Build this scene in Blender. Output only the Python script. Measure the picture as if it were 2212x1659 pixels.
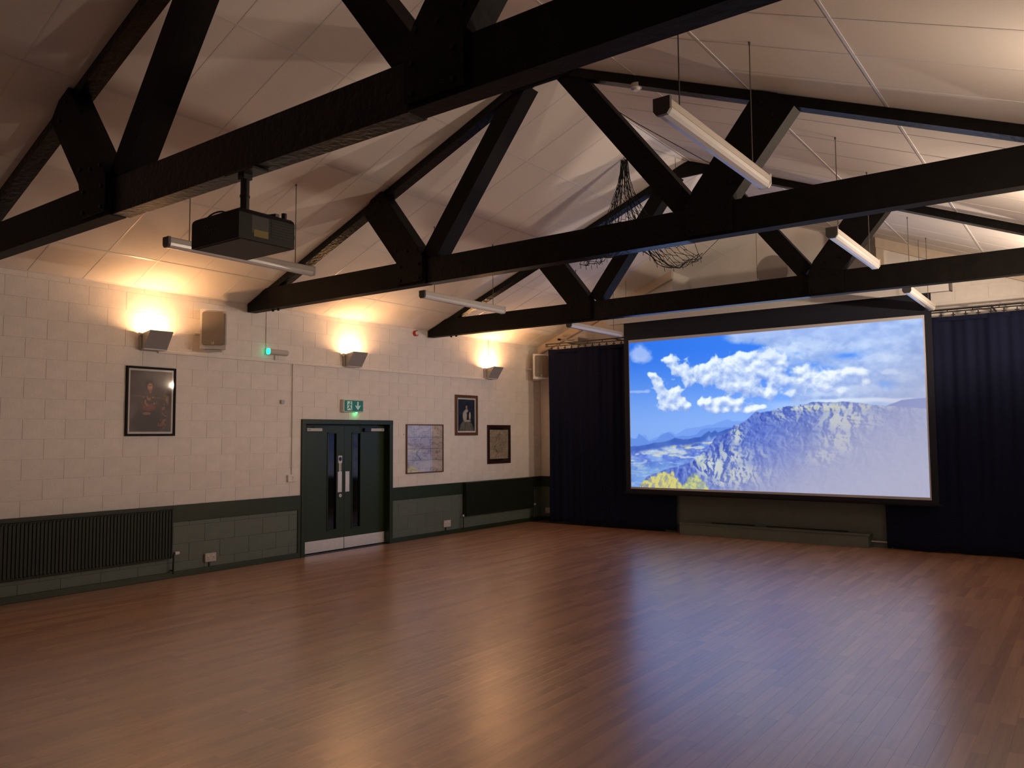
import bpy, bmesh, math, random
import numpy as np
from mathutils import Vector, Matrix

for o in list(bpy.data.objects):
    bpy.data.objects.remove(o)
scene = bpy.context.scene
COL = scene.collection
random.seed(7)

# ------------------------------------------------------------------ camera
CAM = Vector((9.8302, 0.0, 1.8327))
YAW, PIT, ROL, FPX = 0.6396, 0.0648, -0.0070, 1703.52
def camera():
    F = Vector((-math.sin(YAW) * math.cos(PIT), math.cos(YAW) * math.cos(PIT), math.sin(PIT)))
    R = Vector((math.cos(YAW), math.sin(YAW), 0))
    U = R.cross(F)
    R2 = R * math.cos(ROL) + U * math.sin(ROL)
    U2 = U * math.cos(ROL) - R * math.sin(ROL)
    cd = bpy.data.cameras.new('camera')
    cd.sensor_fit = 'HORIZONTAL'; cd.sensor_width = 36.0
    cd.lens = FPX / 2212.0 * 36.0
    cd.clip_start = 0.05; cd.clip_end = 200
    c = bpy.data.objects.new('camera', cd); COL.objects.link(c)
    m = Matrix((R2, U2, -F)).transposed().to_4x4(); m.translation = CAM
    c.matrix_world = m
    scene.camera = c
    return F, R2, U2
CF, CR, CU = camera()

# ------------------------------------------------------------------ world / exposure
w = bpy.data.worlds.new('world'); scene.world = w; w.use_nodes = True
w.node_tree.nodes['Background'].inputs[0].default_value = (0.01, 0.01, 0.012, 1)
w.node_tree.nodes['Background'].inputs[1].default_value = 0.0
vs = scene.view_settings
vs.view_transform = 'Standard'; vs.look = 'None'; vs.exposure = 0.0; vs.gamma = 1.0
vs.use_curve_mapping = False
LAMP_W = {'left': (15.0, 15.0, 21.0), 'right': (30.0, 84.0, 118.0)}   # watts of each uplighter, near to far
LAMP_COL = {'left': (1.0, 0.51, 0.22), 'right': (1.0, 0.76, 0.56)}   # warm halogen; left oranger for its glow, right paler as room fill
LAMP_TILT = {'left': (-10.0, -10.0, -10.0), 'right': (97.0, 97.0, 92.0)}    # degrees the light leans towards its wall; right ones aimed there as fill
SCREEN_GAIN = 1.08

# ------------------------------------------------------------------ dimensions (metres)
W, ZW, ZR, L = 10.32, 3.755, 5.831, 14.26
LR, REAR = 15.05, -3.0
SL = (ZR - ZW) / (W / 2); ANG = math.atan(SL); CA, SA = math.cos(ANG), math.sin(ANG)
HALF = (W / 2) / CA
ZB, ZT = 3.632, 3.932
TY = (-0.68, 3.085, 6.793, 10.62)
DY1, DY2, DH = 7.785, 9.725, 2.10
RX1, RX2 = 3.19, 6.95
def roof(x): return ZW + SL * min(x, W - x)

# ------------------------------------------------------------------ materials
M = {}
def mat(name, col, rough=0.6, metal=0.0, spec=0.5, noise=None, bump=None, emit=None, coat=0.0,
        rnd=0.0, attr=None, stretch=(1, 1, 1), sheen=0.0):
    m = bpy.data.materials.new(name); m.use_nodes = True
    nt = m.node_tree; N = nt.nodes; K = nt.links
    b = N['Principled BSDF']
    b.inputs['Base Color'].default_value = (*col, 1); b.inputs['Roughness'].default_value = rough
    b.inputs['Metallic'].default_value = metal; b.inputs['Specular IOR Level'].default_value = spec
    b.inputs['Coat Weight'].default_value = coat
    if sheen: b.inputs['Sheen Weight'].default_value = sheen
    tc = N.new('ShaderNodeTexCoord'); mp = N.new('ShaderNodeMapping')
    mp.inputs['Scale'].default_value = stretch
    K.new(tc.outputs['Object'], mp.inputs['Vector'])
    src = None
    if attr:
        a = N.new('ShaderNodeAttribute'); a.attribute_name = attr; src = a.outputs['Color']
    if noise or rnd:
        sc, amt = noise if noise else (5.0, 0.0)
        nz = N.new('ShaderNodeTexNoise'); nz.inputs['Scale'].default_value = sc
        nz.inputs['Detail'].default_value = 5
        K.new(mp.outputs[0], nz.inputs['Vector'])
        mr = N.new('ShaderNodeMapRange')
        mr.inputs['From Min'].default_value = 0.3; mr.inputs['From Max'].default_value = 0.7
        mr.inputs['To Min'].default_value = 1 - amt; mr.inputs['To Max'].default_value = 1 + amt
        K.new(nz.outputs['Fac'], mr.inputs['Value'])
        val = mr.outputs[0]
        if rnd:
            oi = N.new('ShaderNodeObjectInfo'); m2 = N.new('ShaderNodeMapRange')
            m2.inputs['To Min'].default_value = 1 - rnd; m2.inputs['To Max'].default_value = 1 + rnd
            K.new(oi.outputs['Random'], m2.inputs['Value'])
            mu = N.new('ShaderNodeMath'); mu.operation = 'MULTIPLY'
            K.new(val, mu.inputs[0]); K.new(m2.outputs[0], mu.inputs[1]); val = mu.outputs[0]
        vm = N.new('ShaderNodeVectorMath'); vm.operation = 'SCALE'
        if src: K.new(src, vm.inputs[0])
        else: vm.inputs[0].default_value = col
        K.new(val, vm.inputs['Scale'])
        src = vm.outputs[0]
    if src: K.new(src, b.inputs['Base Color'])
    if bump:
        sc, st = bump
        nb = N.new('ShaderNodeTexNoise'); nb.inputs['Scale'].default_value = sc; nb.inputs['Detail'].default_value = 4
        K.new(mp.outputs[0], nb.inputs['Vector'])
        bp = N.new('ShaderNodeBump'); bp.inputs['Strength'].default_value = st; bp.inputs['Distance'].default_value = 0.01
        K.new(nb.outputs['Fac'], bp.inputs['Height']); K.new(bp.outputs[0], b.inputs['Normal'])
    if emit:
        b.inputs['Emission Color'].default_value = (*emit[0], 1); b.inputs['Emission Strength'].default_value = emit[1]
    M[name] = m
    return m
mat('cream_paint', (.84, .80, .76), .55, noise=(9, .035), bump=(55, .25), rnd=.02)
mat('cream_joint', (.83, .79, .75), .7, noise=(20, .06), bump=(60, .3))
mat('plaster', (.86, .81, .77), .6, noise=(3, .03), bump=(60, .1))
mat('green_block', (.120, .155, .130), .45, noise=(9, .06), bump=(55, .25), rnd=.03)
mat('green_joint', (.11, .145, .12), .6, bump=(60, .3))
mat('green_gloss', (.016, .032, .012), .42, noise=(6, .1), bump=(14, .06))
mat('green_door', (.016, .034, .012), .40, noise=(4, .08), bump=(9, .05))
mat('green_rad', (.0065, .0135, .006), .5, noise=(6, .1))
mat('stage_grey', (.13, .155, .13), .5, noise=(6, .06), bump=(50, .15))
mat('tile', (.85, .81, .77), .75, noise=(160, .03), bump=(180, .12), rnd=.012)
mat('tee', (.78, .76, .74), .32, spec=.6)
mat('timber', (.0034, .0024, .0021), .6, spec=.2, noise=(7, .5), bump=(16, .35), stretch=(1, 1, 1))
mat('timber_worn', (.0032, .0026, .0025), .32, spec=.28, noise=(9, .6), bump=(22, .8))
mat('bolt', (.012, .011, .011), .4, metal=.6)
mat('white_plastic', (.70, .69, .67), .35)
mat('offwhite', (.55, .52, .49), .4)
mat('white_metal', (.60, .58, .56), .35, noise=(4, .03))
mat('batten_body', (.50, .46, .42), .4, noise=(5, .04))
mat('batten_diffuser', (.68, .67, .68), .22, coat=.3)
mat('grey_cap', (.10, .095, .09), .5)
mat('aluminium', (.40, .39, .38), .5, metal=.2, noise=(40, .05))
mat('lamp_grey', (.34, .33, .33), .5, noise=(40, .05))
mat('steel', (.80, .80, .84), .33, metal=.2, noise=(30, .05))
mat('kick_steel', (.80, .80, .84), .38, metal=.12, noise=(20, .05))
mat('grille', (.24, .205, .175), .6, noise=(260, .35), bump=(300, .4))
mat('black', (.006, .006, .007), .35)
mat('black_plastic', (.0030, .0028, .0028), .5, spec=.3, noise=(60, .1))
mat('black_matt', (.004, .004, .005), .6)
mat('curtain', (.0062, .0086, .0270), .9, noise=(40, .15), spec=.15)
mat('screen_black', (.0022, .0038, .0135), .7)
mat('screen_white', (.55, .53, .54), .7)
mat('red_plastic', (.35, .02, .02), .35)
mat('yellow_label', (.20, .145, .01), .5)
mat('label_grey', (.016, .013, .012), .45)
mat('frame_black', (.005, .0045, .0045), .6, spec=.2)
mat('frame_oak', (.13, .058, .024), .35, noise=(30, .25))
mat('frame_dark', (.030, .010, .008), .3, noise=(30, .25))
mat('mount_white', (.86, .84, .82), .6)
mat('net_cord', (.008, .0075, .007), .8)
mat('wire', (.10, .085, .07), .6)
mat('trim_wood', (.66, .56, .46), .5, noise=(12, .05))
mat('disc_grey', (.36, .32, .30), .6)
mat('blue_sign', (.01, .03, .16), .4)
mat('exit_green', (.008, .12, .075), .35, emit=((.01, .16, .10), .25))
mat('exit_white', (.50, .62, .56), .35, emit=((.25, .42, .36), .35))
mat('led_green', (.0, .5, .2), .3, emit=((.02, 1.0, .45), 2.2))
mat('led_exit', (.0, .5, .2), .3, emit=((.02, 1.0, .25), 30.0))
mat('lamp_tube', (1, .9, .7), .3, emit=((1, .75, .42), 14))
mat('picture', (1, 1, 1), .55, attr='Col')
# glazing: clear pane with a real reflection
def glass_mat():
    m = bpy.data.materials.new('glazing'); m.use_nodes = True
    nt = m.node_tree; N = nt.nodes; K = nt.links
    out = N['Material Output']; N.remove(N['Principled BSDF'])
    g = N.new('ShaderNodeBsdfGlossy'); g.inputs['Roughness'].default_value = .02
    t = N.new('ShaderNodeBsdfTransparent'); mx = N.new('ShaderNodeMixShader')
    lw = N.new('ShaderNodeLayerWeight'); lw.inputs['Blend'].default_value = .5
    pw = N.new('ShaderNodeMath'); pw.operation = 'POWER'; pw.inputs[1].default_value = 5
    mu = N.new('ShaderNodeMath'); mu.operation = 'MULTIPLY_ADD'; mu.inputs[1].default_value = .95; mu.inputs[2].default_value = .085
    K.new(lw.outputs['Facing'], pw.inputs[0]); K.new(pw.outputs[0], mu.inputs[0]); K.new(mu.outputs[0], mx.inputs[0])
    K.new(t.outputs[0], mx.inputs[1]); K.new(g.outputs[0], mx.inputs[2]); K.new(mx.outputs[0], out.inputs[0])
    M['glazing'] = m
glass_mat()
# dark door glass
mat('door_glass', (.004, .005, .006), .06, spec=.7)
# hardwood strip floor: every stave has its own tone, grain runs along the stave
def floor_mat():
    m = bpy.data.materials.new('floor_wood'); m.use_nodes = True
    nt = m.node_tree; N = nt.nodes; K = nt.links; b = N['Principled BSDF']
    a = N.new('ShaderNodeAttribute'); a.attribute_name = 'Col'
    sp = N.new('ShaderNodeSeparateColor'); K.new(a.outputs['Color'], sp.inputs[0])
    tc = N.new('ShaderNodeTexCoord'); mp = N.new('ShaderNodeMapping'); mp.inputs['Scale'].default_value = (30, 1.6, 1)
    K.new(tc.outputs['Object'], mp.inputs['Vector'])
    cb = N.new('ShaderNodeVectorMath'); cb.operation = 'ADD'
    cx = N.new('ShaderNodeCombineXYZ'); K.new(sp.outputs[1], cx.inputs[2])
    ml = N.new('ShaderNodeVectorMath'); ml.operation = 'SCALE'; ml.inputs['Scale'].default_value = 90
    K.new(cx.outputs[0], ml.inputs[0]); K.new(mp.outputs[0], cb.inputs[0]); K.new(ml.outputs[0], cb.inputs[1])
    nz = N.new('ShaderNodeTexNoise'); nz.inputs['Scale'].default_value = 1.0; nz.inputs['Detail'].default_value = 5
    K.new(cb.outputs[0], nz.inputs['Vector'])
    big = N.new('ShaderNodeTexNoise'); big.inputs['Scale'].default_value = .55; big.inputs['Detail'].default_value = 2
    K.new(tc.outputs['Object'], big.inputs['Vector'])
    s1 = N.new('ShaderNodeMath'); s1.operation = 'MULTIPLY_ADD'; s1.inputs[1].default_value = .75
    K.new(nz.outputs['Fac'], s1.inputs[0]); K.new(sp.outputs[0], s1.inputs[2])
    r = N.new('ShaderNodeValToRGB'); e = r.color_ramp.elements
    e[0].position = .30; e[0].color = (.40, .165, .072, 1); e[1].position = .92; e[1].color = (.70, .36, .18, 1)
    K.new(s1.outputs[0], r.inputs[0]); K.new(r.outputs[0], b.inputs['Base Color'])
    rr = N.new('ShaderNodeMapRange'); rr.inputs['From Min'].default_value = .3; rr.inputs['From Max'].default_value = .7
    rr.inputs['To Min'].default_value = .38; rr.inputs['To Max'].default_value = .50
    ad = N.new('ShaderNodeMath'); ad.operation = 'ADD'
    K.new(nz.outputs['Fac'], ad.inputs[0]); K.new(big.outputs['Fac'], ad.inputs[1])
    hf = N.new('ShaderNodeMath'); hf.operation = 'MULTIPLY'; hf.inputs[1].default_value = .5
    K.new(ad.outputs[0], hf.inputs[0]); K.new(hf.outputs[0], rr.inputs['Value']); K.new(rr.outputs[0], b.inputs['Roughness'])
    bp = N.new('ShaderNodeBump'); bp.inputs['Strength'].default_value = .05; bp.inputs['Distance'].default_value = .002
    K.new(nz.outputs['Fac'], bp.inputs['Height']); K.new(bp.outputs[0], b.inputs['Normal'])
    b.inputs['Specular IOR Level'].default_value = 1.0
    b.inputs['Coat Weight'].default_value = 1.0; b.inputs['Coat Roughness'].default_value = .27; b.inputs['Coat IOR'].default_value = 3.4
    M['floor_wood'] = m
floor_mat()
mat('floor_gap', (.05, .028, .016), .8)
# the projected picture gives off light
def screen_mat():
    m = bpy.data.materials.new('projected_picture'); m.use_nodes = True
    nt = m.node_tree; N = nt.nodes; K = nt.links
    out = N['Material Output']; N.remove(N['Principled BSDF'])
    a = N.new('ShaderNodeAttribute'); a.attribute_name = 'Col'
    e = N.new('ShaderNodeEmission'); e.inputs['Strength'].default_value = SCREEN_GAIN
    K.new(a.outputs['Color'], e.inputs['Color']); K.new(e.outputs[0], out.inputs[0])
    M['projected_picture'] = m
screen_mat()

# ------------------------------------------------------------------ mesh helpers
class MB:
    def __init__(s): s.v = []; s.f = []; s.sm = []
    def add(s, vs, fs, smooth=False):
        k = len(s.v); s.v += [tuple(v) for v in vs]
        for f in fs: s.f.append(tuple(i + k for i in f)); s.sm.append(smooth)
        return s
    def box(s, a, b, bev=0.0):
        x0, y0, z0 = [min(p, q) for p, q in zip(a, b)]; x1, y1, z1 = [max(p, q) for p, q in zip(a, b)]
        if bev <= 0:
            vs = [(x, y, z) for z in (z0, z1) for y in (y0, y1) for x in (x0, x1)]
            s.add(vs, [(0, 2, 3, 1), (4, 5, 7, 6), (0, 1, 5, 4), (2, 6, 7, 3), (0, 4, 6, 2), (1, 3, 7, 5)])
        else:
            bm = bmesh.new(); bmesh.ops.create_cube(bm, size=1)
            bmesh.ops.scale(bm, vec=(x1 - x0, y1 - y0, z1 - z0), verts=bm.verts)
            bmesh.ops.translate(bm, vec=((x0 + x1) / 2, (y0 + y1) / 2, (z0 + z1) / 2), verts=bm.verts)
            bmesh.ops.bevel(bm, geom=bm.edges[:], offset=bev, segments=2, affect='EDGES', profile=.5)
            s.bm(bm)
        return s
    def bm(s, bm):
        bm.verts.index_update()
        s.add([v.co[:] for v in bm.verts], [[v.index for v in f.verts] for f in bm.faces]); bm.free()
    def tube(s, p, q, r, n=10, r2=None, caps=True):
        p = Vector(p); q = Vector(q); d = (q - p).normalized(); r2 = r if r2 is None else r2
        u = d.orthogonal().normalized(); w_ = d.cross(u)
        cs = [(math.cos(2 * math.pi * i / n), math.sin(2 * math.pi * i / n)) for i in range(n)]
        A = [p + (u * c + w_ * t) * r for c, t in cs]; B = [q + (u * c + w_ * t) * r2 for c, t in cs]
        s.add(A + B, [(i, (i + 1) % n, n + (i + 1) % n, n + i) for i in range(n)], n > 5)
        if caps: s.add(A, [tuple(reversed(range(n)))]); s.add(B, [tuple(range(n))])
        return s
    def path(s, pts, r, n=6):
        for a, b in zip(pts, pts[1:]): s.tube(a, b, r, n, caps=False)
        return s
    def prism(s, poly, axis, a, b):
        """poly: list of 2D points in the two other axes (in x,y,z order), extruded along axis a..b"""
        def P(t, h):
            if axis == 'x': return (h, t[0], t[1])
            if axis == 'y': return (t[0], h, t[1])
            return (t[0], t[1], h)
        n = len(poly); A = [P(t, a) for t in poly]; B = [P(t, b) for t in poly]
        s.add(A + B, [tuple(range(n)), tuple(reversed(range(n, 2 * n)))] + [(i, n + i, n + (i + 1) % n, (i + 1) % n) for i in range(n)])
        return s
    def beam(s, p, q, w_, ydep, y0, e=0.0):
        """timber in the x-z plane from p to q (x,z), width w_, from y0 to y0+ydep"""
        d = Vector((q[0] - p[0], q[1] - p[1])); ln = d.length; d /= ln; nn = Vector((-d.y, d.x)) * w_ / 2
        a = Vector(p) - d * e; b = Vector(q) + d * e
        s.prism([tuple(a - nn), tuple(b - nn), tuple(b + nn), tuple(a + nn)], 'y', y0, y0 + ydep)
        return s
    def data(s, name, m, off=(0, 0, 0)):
        me = bpy.data.meshes.new(name); ox, oy, oz = off
        me.from_pydata([(x - ox, y - oy, z - oz) for x, y, z in s.v], [], s.f)
        if any(s.sm): me.polygons.foreach_set('use_smooth', s.sm)
        bm = bmesh.new(); bm.from_mesh(me); bmesh.ops.recalc_face_normals(bm, faces=bm.faces); bm.to_mesh(me); bm.free()
        me.materials.append(M[m]); return me

def tag(o, label=None, cat=None, group=None, kind=None):
    if label: o['label'] = label
    if cat: o['category'] = cat
    if group: o['group'] = group
    if kind: o['kind'] = kind
    return o
def thing(name, label, cat, loc, group=None, kind=None, rz=0.0):
    o = bpy.data.objects.new(name, None); o.empty_display_size = .1
    COL.objects.link(o); o.location = loc; o.rotation_euler.z = rz
    o['_o'] = 0; del o['_o']
    return tag(o, label, cat, group, kind)
def off_of(o):
    v = Vector((0, 0, 0))
    while o: v += o.location; o = o.parent
    return v
def part(parent, name, mb, m, label=None, local=False, kind=None):
    """mb in world coordinates (or in the parent's own axes when local)"""
    off = (0, 0, 0) if local or parent is None else off_of(parent)
    o = bpy.data.objects.new(name, mb.data(name, m, off)); COL.objects.link(o)
    if parent: o.parent = parent
    return tag(o, label, kind=kind)
def solo(name, mb, m, label, cat, loc, group=None, kind=None):
    o = bpy.data.objects.new(name, mb.data(name, m, loc)); COL.objects.link(o); o.location = loc
    return tag(o, label, cat, group, kind)
def struct(name, mb, m, label=None):
    o = bpy.data.objects.new(name, mb.data(name, m)); COL.objects.link(o); o['kind'] = 'structure'
    if label: o['label'] = label
    return o
def copy_tree(o, parent=None):
    c = o.copy(); COL.objects.link(c); c.parent = parent
    for ch in list(o.children): copy_tree(ch, c)
    return c
def inst(parent, name, me, loc, kind=None):
    o = bpy.data.objects.new(name, me); COL.objects.link(o); o.parent = parent; o.location = loc
    if kind: o['kind'] = kind
    return o

# ------------------------------------------------------------------ polygon blocks
def clip(poly, n, d):
    out = []
    for i, p in enumerate(poly):
        q = poly[(i + 1) % len(poly)]
        a = n[0] * p[0] + n[1] * p[1] - d; b = n[0] * q[0] + n[1] * q[1] - d
        if a <= 0: out.append(p)
        if (a < 0 < b) or (b < 0 < a):
            t = a / (a - b); out.append((p[0] + t * (q[0] - p[0]), p[1] + t * (q[1] - p[1])))
    return out
def area2(p): return sum(p[i][0] * p[(i + 1) % len(p)][1] - p[(i + 1) % len(p)][0] * p[i][1] for i in range(len(p))) / 2
def block_mb(poly, to3, gap=.0012, ch=.0020, depth=.005):
    """chamfered slab: poly in wall coordinates; to3(u, v, n) gives the 3D point n metres proud of the joint plane"""
    c = (sum(p[0] for p in poly) / len(poly), sum(p[1] for p in poly) / len(poly))
    def inset(g):
        r = []
        us = [p[0] for p in poly]; vs_ = [p[1] for p in poly]
        fu = max(0, 1 - 2 * g / (max(us) - min(us))); fv = max(0, 1 - 2 * g / (max(vs_) - min(vs_)))
        cu = (max(us) + min(us)) / 2; cv = (max(vs_) + min(vs_)) / 2
        return [(cu + (p[0] - cu) * fu, cv + (p[1] - cv) * fv) for p in poly]
    A = [to3(u, v, 0) for u, v in inset(gap)]; B = [to3(u, v, depth - .002) for u, v in inset(gap)]
    C = [to3(u, v, depth) for u, v in inset(gap + ch)]
    n = len(poly); mb = MB()
    mb.add(A + B + C, [(i, (i + 1) % n, n + (i + 1) % n, n + i) for i in range(n)] +
           [(n + i, n + (i + 1) % n, 2 * n + (i + 1) % n, 2 * n + i) for i in range(n)] + [tuple(range(2 * n, 3 * n))])
    return mb
BW, BH = .4624, .2325
ROWZ = [2.755 + BH * k for k in range(-12, 14)]
_blk = {}
def blocks(parent, to3, u0, u1, z0, z1, uref, m, holes=(), top=None, name='block', stuff=False, key=''):
    rest = MB(); out = 0
    for k, zb in enumerate(ROWZ):
        zt = zb + BH
        if zt <= z0 + .012 or zb >= z1 - .012: continue
        off = uref + (0 if k % 2 == 1 else BW / 2)
        j0 = math.floor((u0 - off) / BW)
        j1 = math.ceil((u1 - off) / BW)
        for j in range(j0, j1):
            a, b = max(u0, off + j * BW), min(u1, off + (j + 1) * BW)
            if b - a < .02: continue
            za, zz = max(zb, z0), min(zt, z1)
            pieces = [[(a, za), (b, za), (b, zz), (a, zz)]]
            for hu0, hu1, hz0, hz1 in holes:
                nx = []
                for p in pieces:
                    pu0, pu1 = min(q[0] for q in p), max(q[0] for q in p); pz0, pz1 = min(q[1] for q in p), max(q[1] for q in p)
                    if pu1 <= hu0 or pu0 >= hu1 or pz1 <= hz0 or pz0 >= hz1: nx.append(p); continue
                    if pz1 > hz1 + .012: nx.append([(pu0, hz1), (pu1, hz1), (pu1, pz1), (pu0, pz1)])
                    lo, hi = max(pz0, hz0), min(pz1, hz1)
                    if pu0 < hu0 - .012: nx.append([(pu0, lo), (hu0, lo), (hu0, hi), (pu0, hi)])
                    if pu1 > hu1 + .012: nx.append([(hu1, lo), (pu1, lo), (pu1, hi), (hu1, hi)])
                pieces = nx
            for p in pieces:
                if top:
                    for n_, d_ in top:
                        if len(p) >= 3: p = clip(p, n_, d_)
                if len(p) < 3 or abs(area2(p)) < .002: continue
                us = [q[0] for q in p]; zs = [q[1] for q in p]
                if max(us) - min(us) < .03 or max(zs) - min(zs) < .025: continue
                if stuff:
                    t = block_mb(p, to3); rest.add(t.v, t.f); continue
                u, z = min(us), min(zs)
                full = len(p) == 4 and abs(max(us) - u - BW) < 1e-4 and abs(max(zs) - z - BH) < 1e-4
                loc = to3(u, z, 0); base = Vector(to3(0, 0, 0))
                q = [(a_ - u, b_ - z) for a_, b_ in p]
                kk = key + m
                if full and kk in _blk: me = _blk[kk]
                else:
                    t = block_mb(q, to3); me = t.data(name, m, base)
                    if full: _blk[kk] = me
                inst(parent, name, me, loc); out += 1
    if stuff and rest.v:
        o = part(parent, 'block_rest', rest, m, kind='stuff')
    return out

# ================================================================== SETTING
# ---- floor: hardwood staves laid along the hall
FW, FL_ = .088, .92
sub = MB().box((-.2, REAR - .2, -.12), (W + .2, LR + .2, -.0045))
floor = struct('floor', sub, 'floor_gap', 'worn brown hardwood strip floor')
def in_view(x, y):
    v = Vector((x, y, 0)) - CAM; wz = v.dot(CF)
    if wz < .5: return 0
    px = 1106 + FPX * v.dot(CR) / wz; py = 829.5 - FPX * v.dot(CU) / wz
    if -30 < px < 2240 and py < 1690: return abs(v.z) / v.length ** 3
    return 0
staves = []
rng = random.Random(3)
ncol = int(math.ceil(W / FW))
for i in range(ncol):
    x0 = i * FW; x1 = min(W, x0 + FW); y = REAR - rng.random() * FL_
    while y < 13.76:
        ln = FL_ * rng.uniform(.7, 1.15); a, b = max(REAR, y), min(13.76, y + ln)
        if b - a > .03: staves.append((in_view((x0 + x1) / 2, (a + b) / 2), x0, x1, a, b, rng.random(), rng.random(), 0.0))
        y += ln
staves.sort(key=lambda t: -t[0])
def stave_geo(x0, x1, a, b, dz, loc=(0, 0, 0)):
    g, c = .0002, .0003
    lx, ly, lz = loc
    A = [(x0 + g, a + g), (x1 - g, a + g), (x1 - g, b - g), (x0 + g, b - g)]
    C = [(x0 + g + c, a + g + c), (x1 - g - c, a + g + c), (x1 - g - c, b - g - c), (x0 + g + c, b - g - c)]
    vsx = [(x - lx, y - ly, -.0045 - lz) for x, y in A] + [(x - lx, y - ly, -.0005 + dz - lz) for x, y in A] + [(x - lx, y - ly, dz - lz) for x, y in C]
    fs = [(i, (i + 1) % 4, 4 + (i + 1) % 4, 4 + i) for i in range(4)] + [(4 + i, 4 + (i + 1) % 4, 8 + (i + 1) % 4, 8 + i) for i in range(4)] + [(8, 9, 10, 11)]
    return vsx, fs
def col_attr(me, cols):
    ca = me.color_attributes.new('Col', 'FLOAT_COLOR', 'POINT')
    ca.data.foreach_set('color', np.asarray(cols, dtype=np.float32).ravel())
for k, (s_, x0, x1, a, b, t1, t2, dz) in enumerate(staves[:300]):
    vsx, fs = stave_geo(x0, x1, a, b, dz)
    me = bpy.data.meshes.new('floor_stave'); me.from_pydata(vsx, [], fs); me.materials.append(M['floor_wood'])
    col_attr(me, [(t1 * .45, t2, 0, 1)] * len(vsx))
    inst(floor, 'floor_stave', me, (0, 0, 0))
V, Fc, Cc = [], [], []
for (s_, x0, x1, a, b, t1, t2, dz) in staves[300:]:
    vsx, fs = stave_geo(x0, x1, a, b, dz); k = len(V)
    V += vsx; Fc += [tuple(i + k for i in f) for f in fs]; Cc += [(t1 * .45, t2, 0, 1)] * len(vsx)
me = bpy.data.meshes.new('floor_stave_rest'); me.from_pydata(V, [], Fc); me.materials.append(M['floor_wood']); col_attr(me, Cc)
inst(floor, 'floor_stave_rest', me, (0, 0, 0), kind='stuff')

# ---- left wall
T0 = .005
mb = MB()
mb.box((-.25, REAR, 0), (-T0, DY1 + .03, ZW + .05)).box((-.25, DY2 - .03, 0), (-T0, L + .1, ZW + .05)).box((-.25, DY1, DH - .03), (-T0, DY2, ZW + .05))
wl = struct('wall_left', mb, 'cream_joint', 'cream painted blockwork wall on the left')
toL = lambda u, v, n: (-T0 + n, u, v)
blocks(wl, toL, 3.25, L, .94, ZW, 4.573, 'cream_paint', holes=[(DY1, DY2, 0, DH)], key='L')
blocks(wl, toL, REAR, 3.25, .94, ZW, 4.573, 'cream_paint', stuff=True, key='L')
dado = struct('wall_left_dado', MB().box((-T0 - .004, REAR, .0), (-T0 + .001, DY1, .93)).box((-T0 - .004, DY2, .0), (-T0 + .001, L, .93)), 'green_joint', 'grey-green painted lower part of the left block wall')
blocks(dado, lambda u, v, n: (-T0 + .0015 + n * .9, u, v), 3.25, L, .05, .75, 4.573, 'green_block', holes=[(DY1, DY2, 0, DH)], key='G')
blocks(dado, lambda u, v, n: (-T0 + .0015 + n * .9, u, v), REAR, 3.25, .05, .75, 4.573, 'green_block', stuff=True, key='G')
struct('trim_1', MB().box((-.014, REAR, .72), (.02, DY1, .94), .004), 'green_gloss', 'dark green dado board left of the double door')
struct('trim_2', MB().box((-.014, DY2, .72), (.02, L, .94), .004), 'green_gloss', 'dark green dado board between the double door and the corner')
struct('trim_3', MB().box((-.014, DY1 - .055, .07), (.018, DY1, .73), .003), 'green_gloss', 'narrow dark green upright board left of the door')
struct('baseboard_left', MB().box((-.014, REAR, 0), (.022, DY1, .078), .004).box((-.014, DY2, 0), (.022, L, .078), .004), 'green_gloss', 'dark green skirting board along the left wall')

# ---- far gable wall with the stage recess
def gable_poly(x0, x1, z0): return [(x0, z0), (x1, z0), (x1, roof(x1) + .03), (x0, roof(x0) + .03)]
mb = MB()
mb.prism(gable_poly(-.2, RX1, 0), 'y', L + T0, LR + .2)
mb.prism(gable_poly(RX2, W + .2, 0), 'y', L + T0, LR + .2)
wb = struct('wall_back', mb, 'cream_joint', 'cream painted block gable wall behind the curtains')
toB = lambda u, v, n: (u, L + T0 - n, v)
slL = ((-SL / math.hypot(SL, 1), 1 / math.hypot(SL, 1)), ZW / math.hypot(SL, 1))
slR = ((SL / math.hypot(SL, 1), 1 / math.hypot(SL, 1)), (ZW + SL * W) / math.hypot(SL, 1))
blocks(wb, toB, 0, RX1, .94, 5.4, .2, 'cream_paint', top=[slL], key='B')
blocks(wb, toB, RX2, W, .94, 5.4, .2, 'cream_paint', top=[slR], key='B')
db = struct('wall_back_dado', MB().box((0, L + T0 - .002, 0), (RX1, L + T0 + .004, .93)).box((RX2, L + T0 - .002, 0), (W, L + T0 + .004, .93)), 'green_joint', 'grey-green painted lower part of the gable wall')
blocks(db, lambda u, v, n: (u, L + T0 - .0015 - n * .9, v), 0, 1.2, .05, .75, .2, 'green_block', key='GB')
blocks(db, lambda u, v, n: (u, L + T0 - .0015 - n * .9, v), 1.2, RX1, .05, .75, .2, 'green_block', stuff=True, key='GB')
struct('trim_4', MB().box((0, L - .02, .72), (RX1, L + .014, .94), .004), 'green_gloss', 'dark green dado board on the gable wall')
struct('baseboard_back', MB().box((0, L - .022, 0), (RX1, L + .014, .078), .004), 'green_gloss', 'dark green skirting board on the gable wall')
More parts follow.
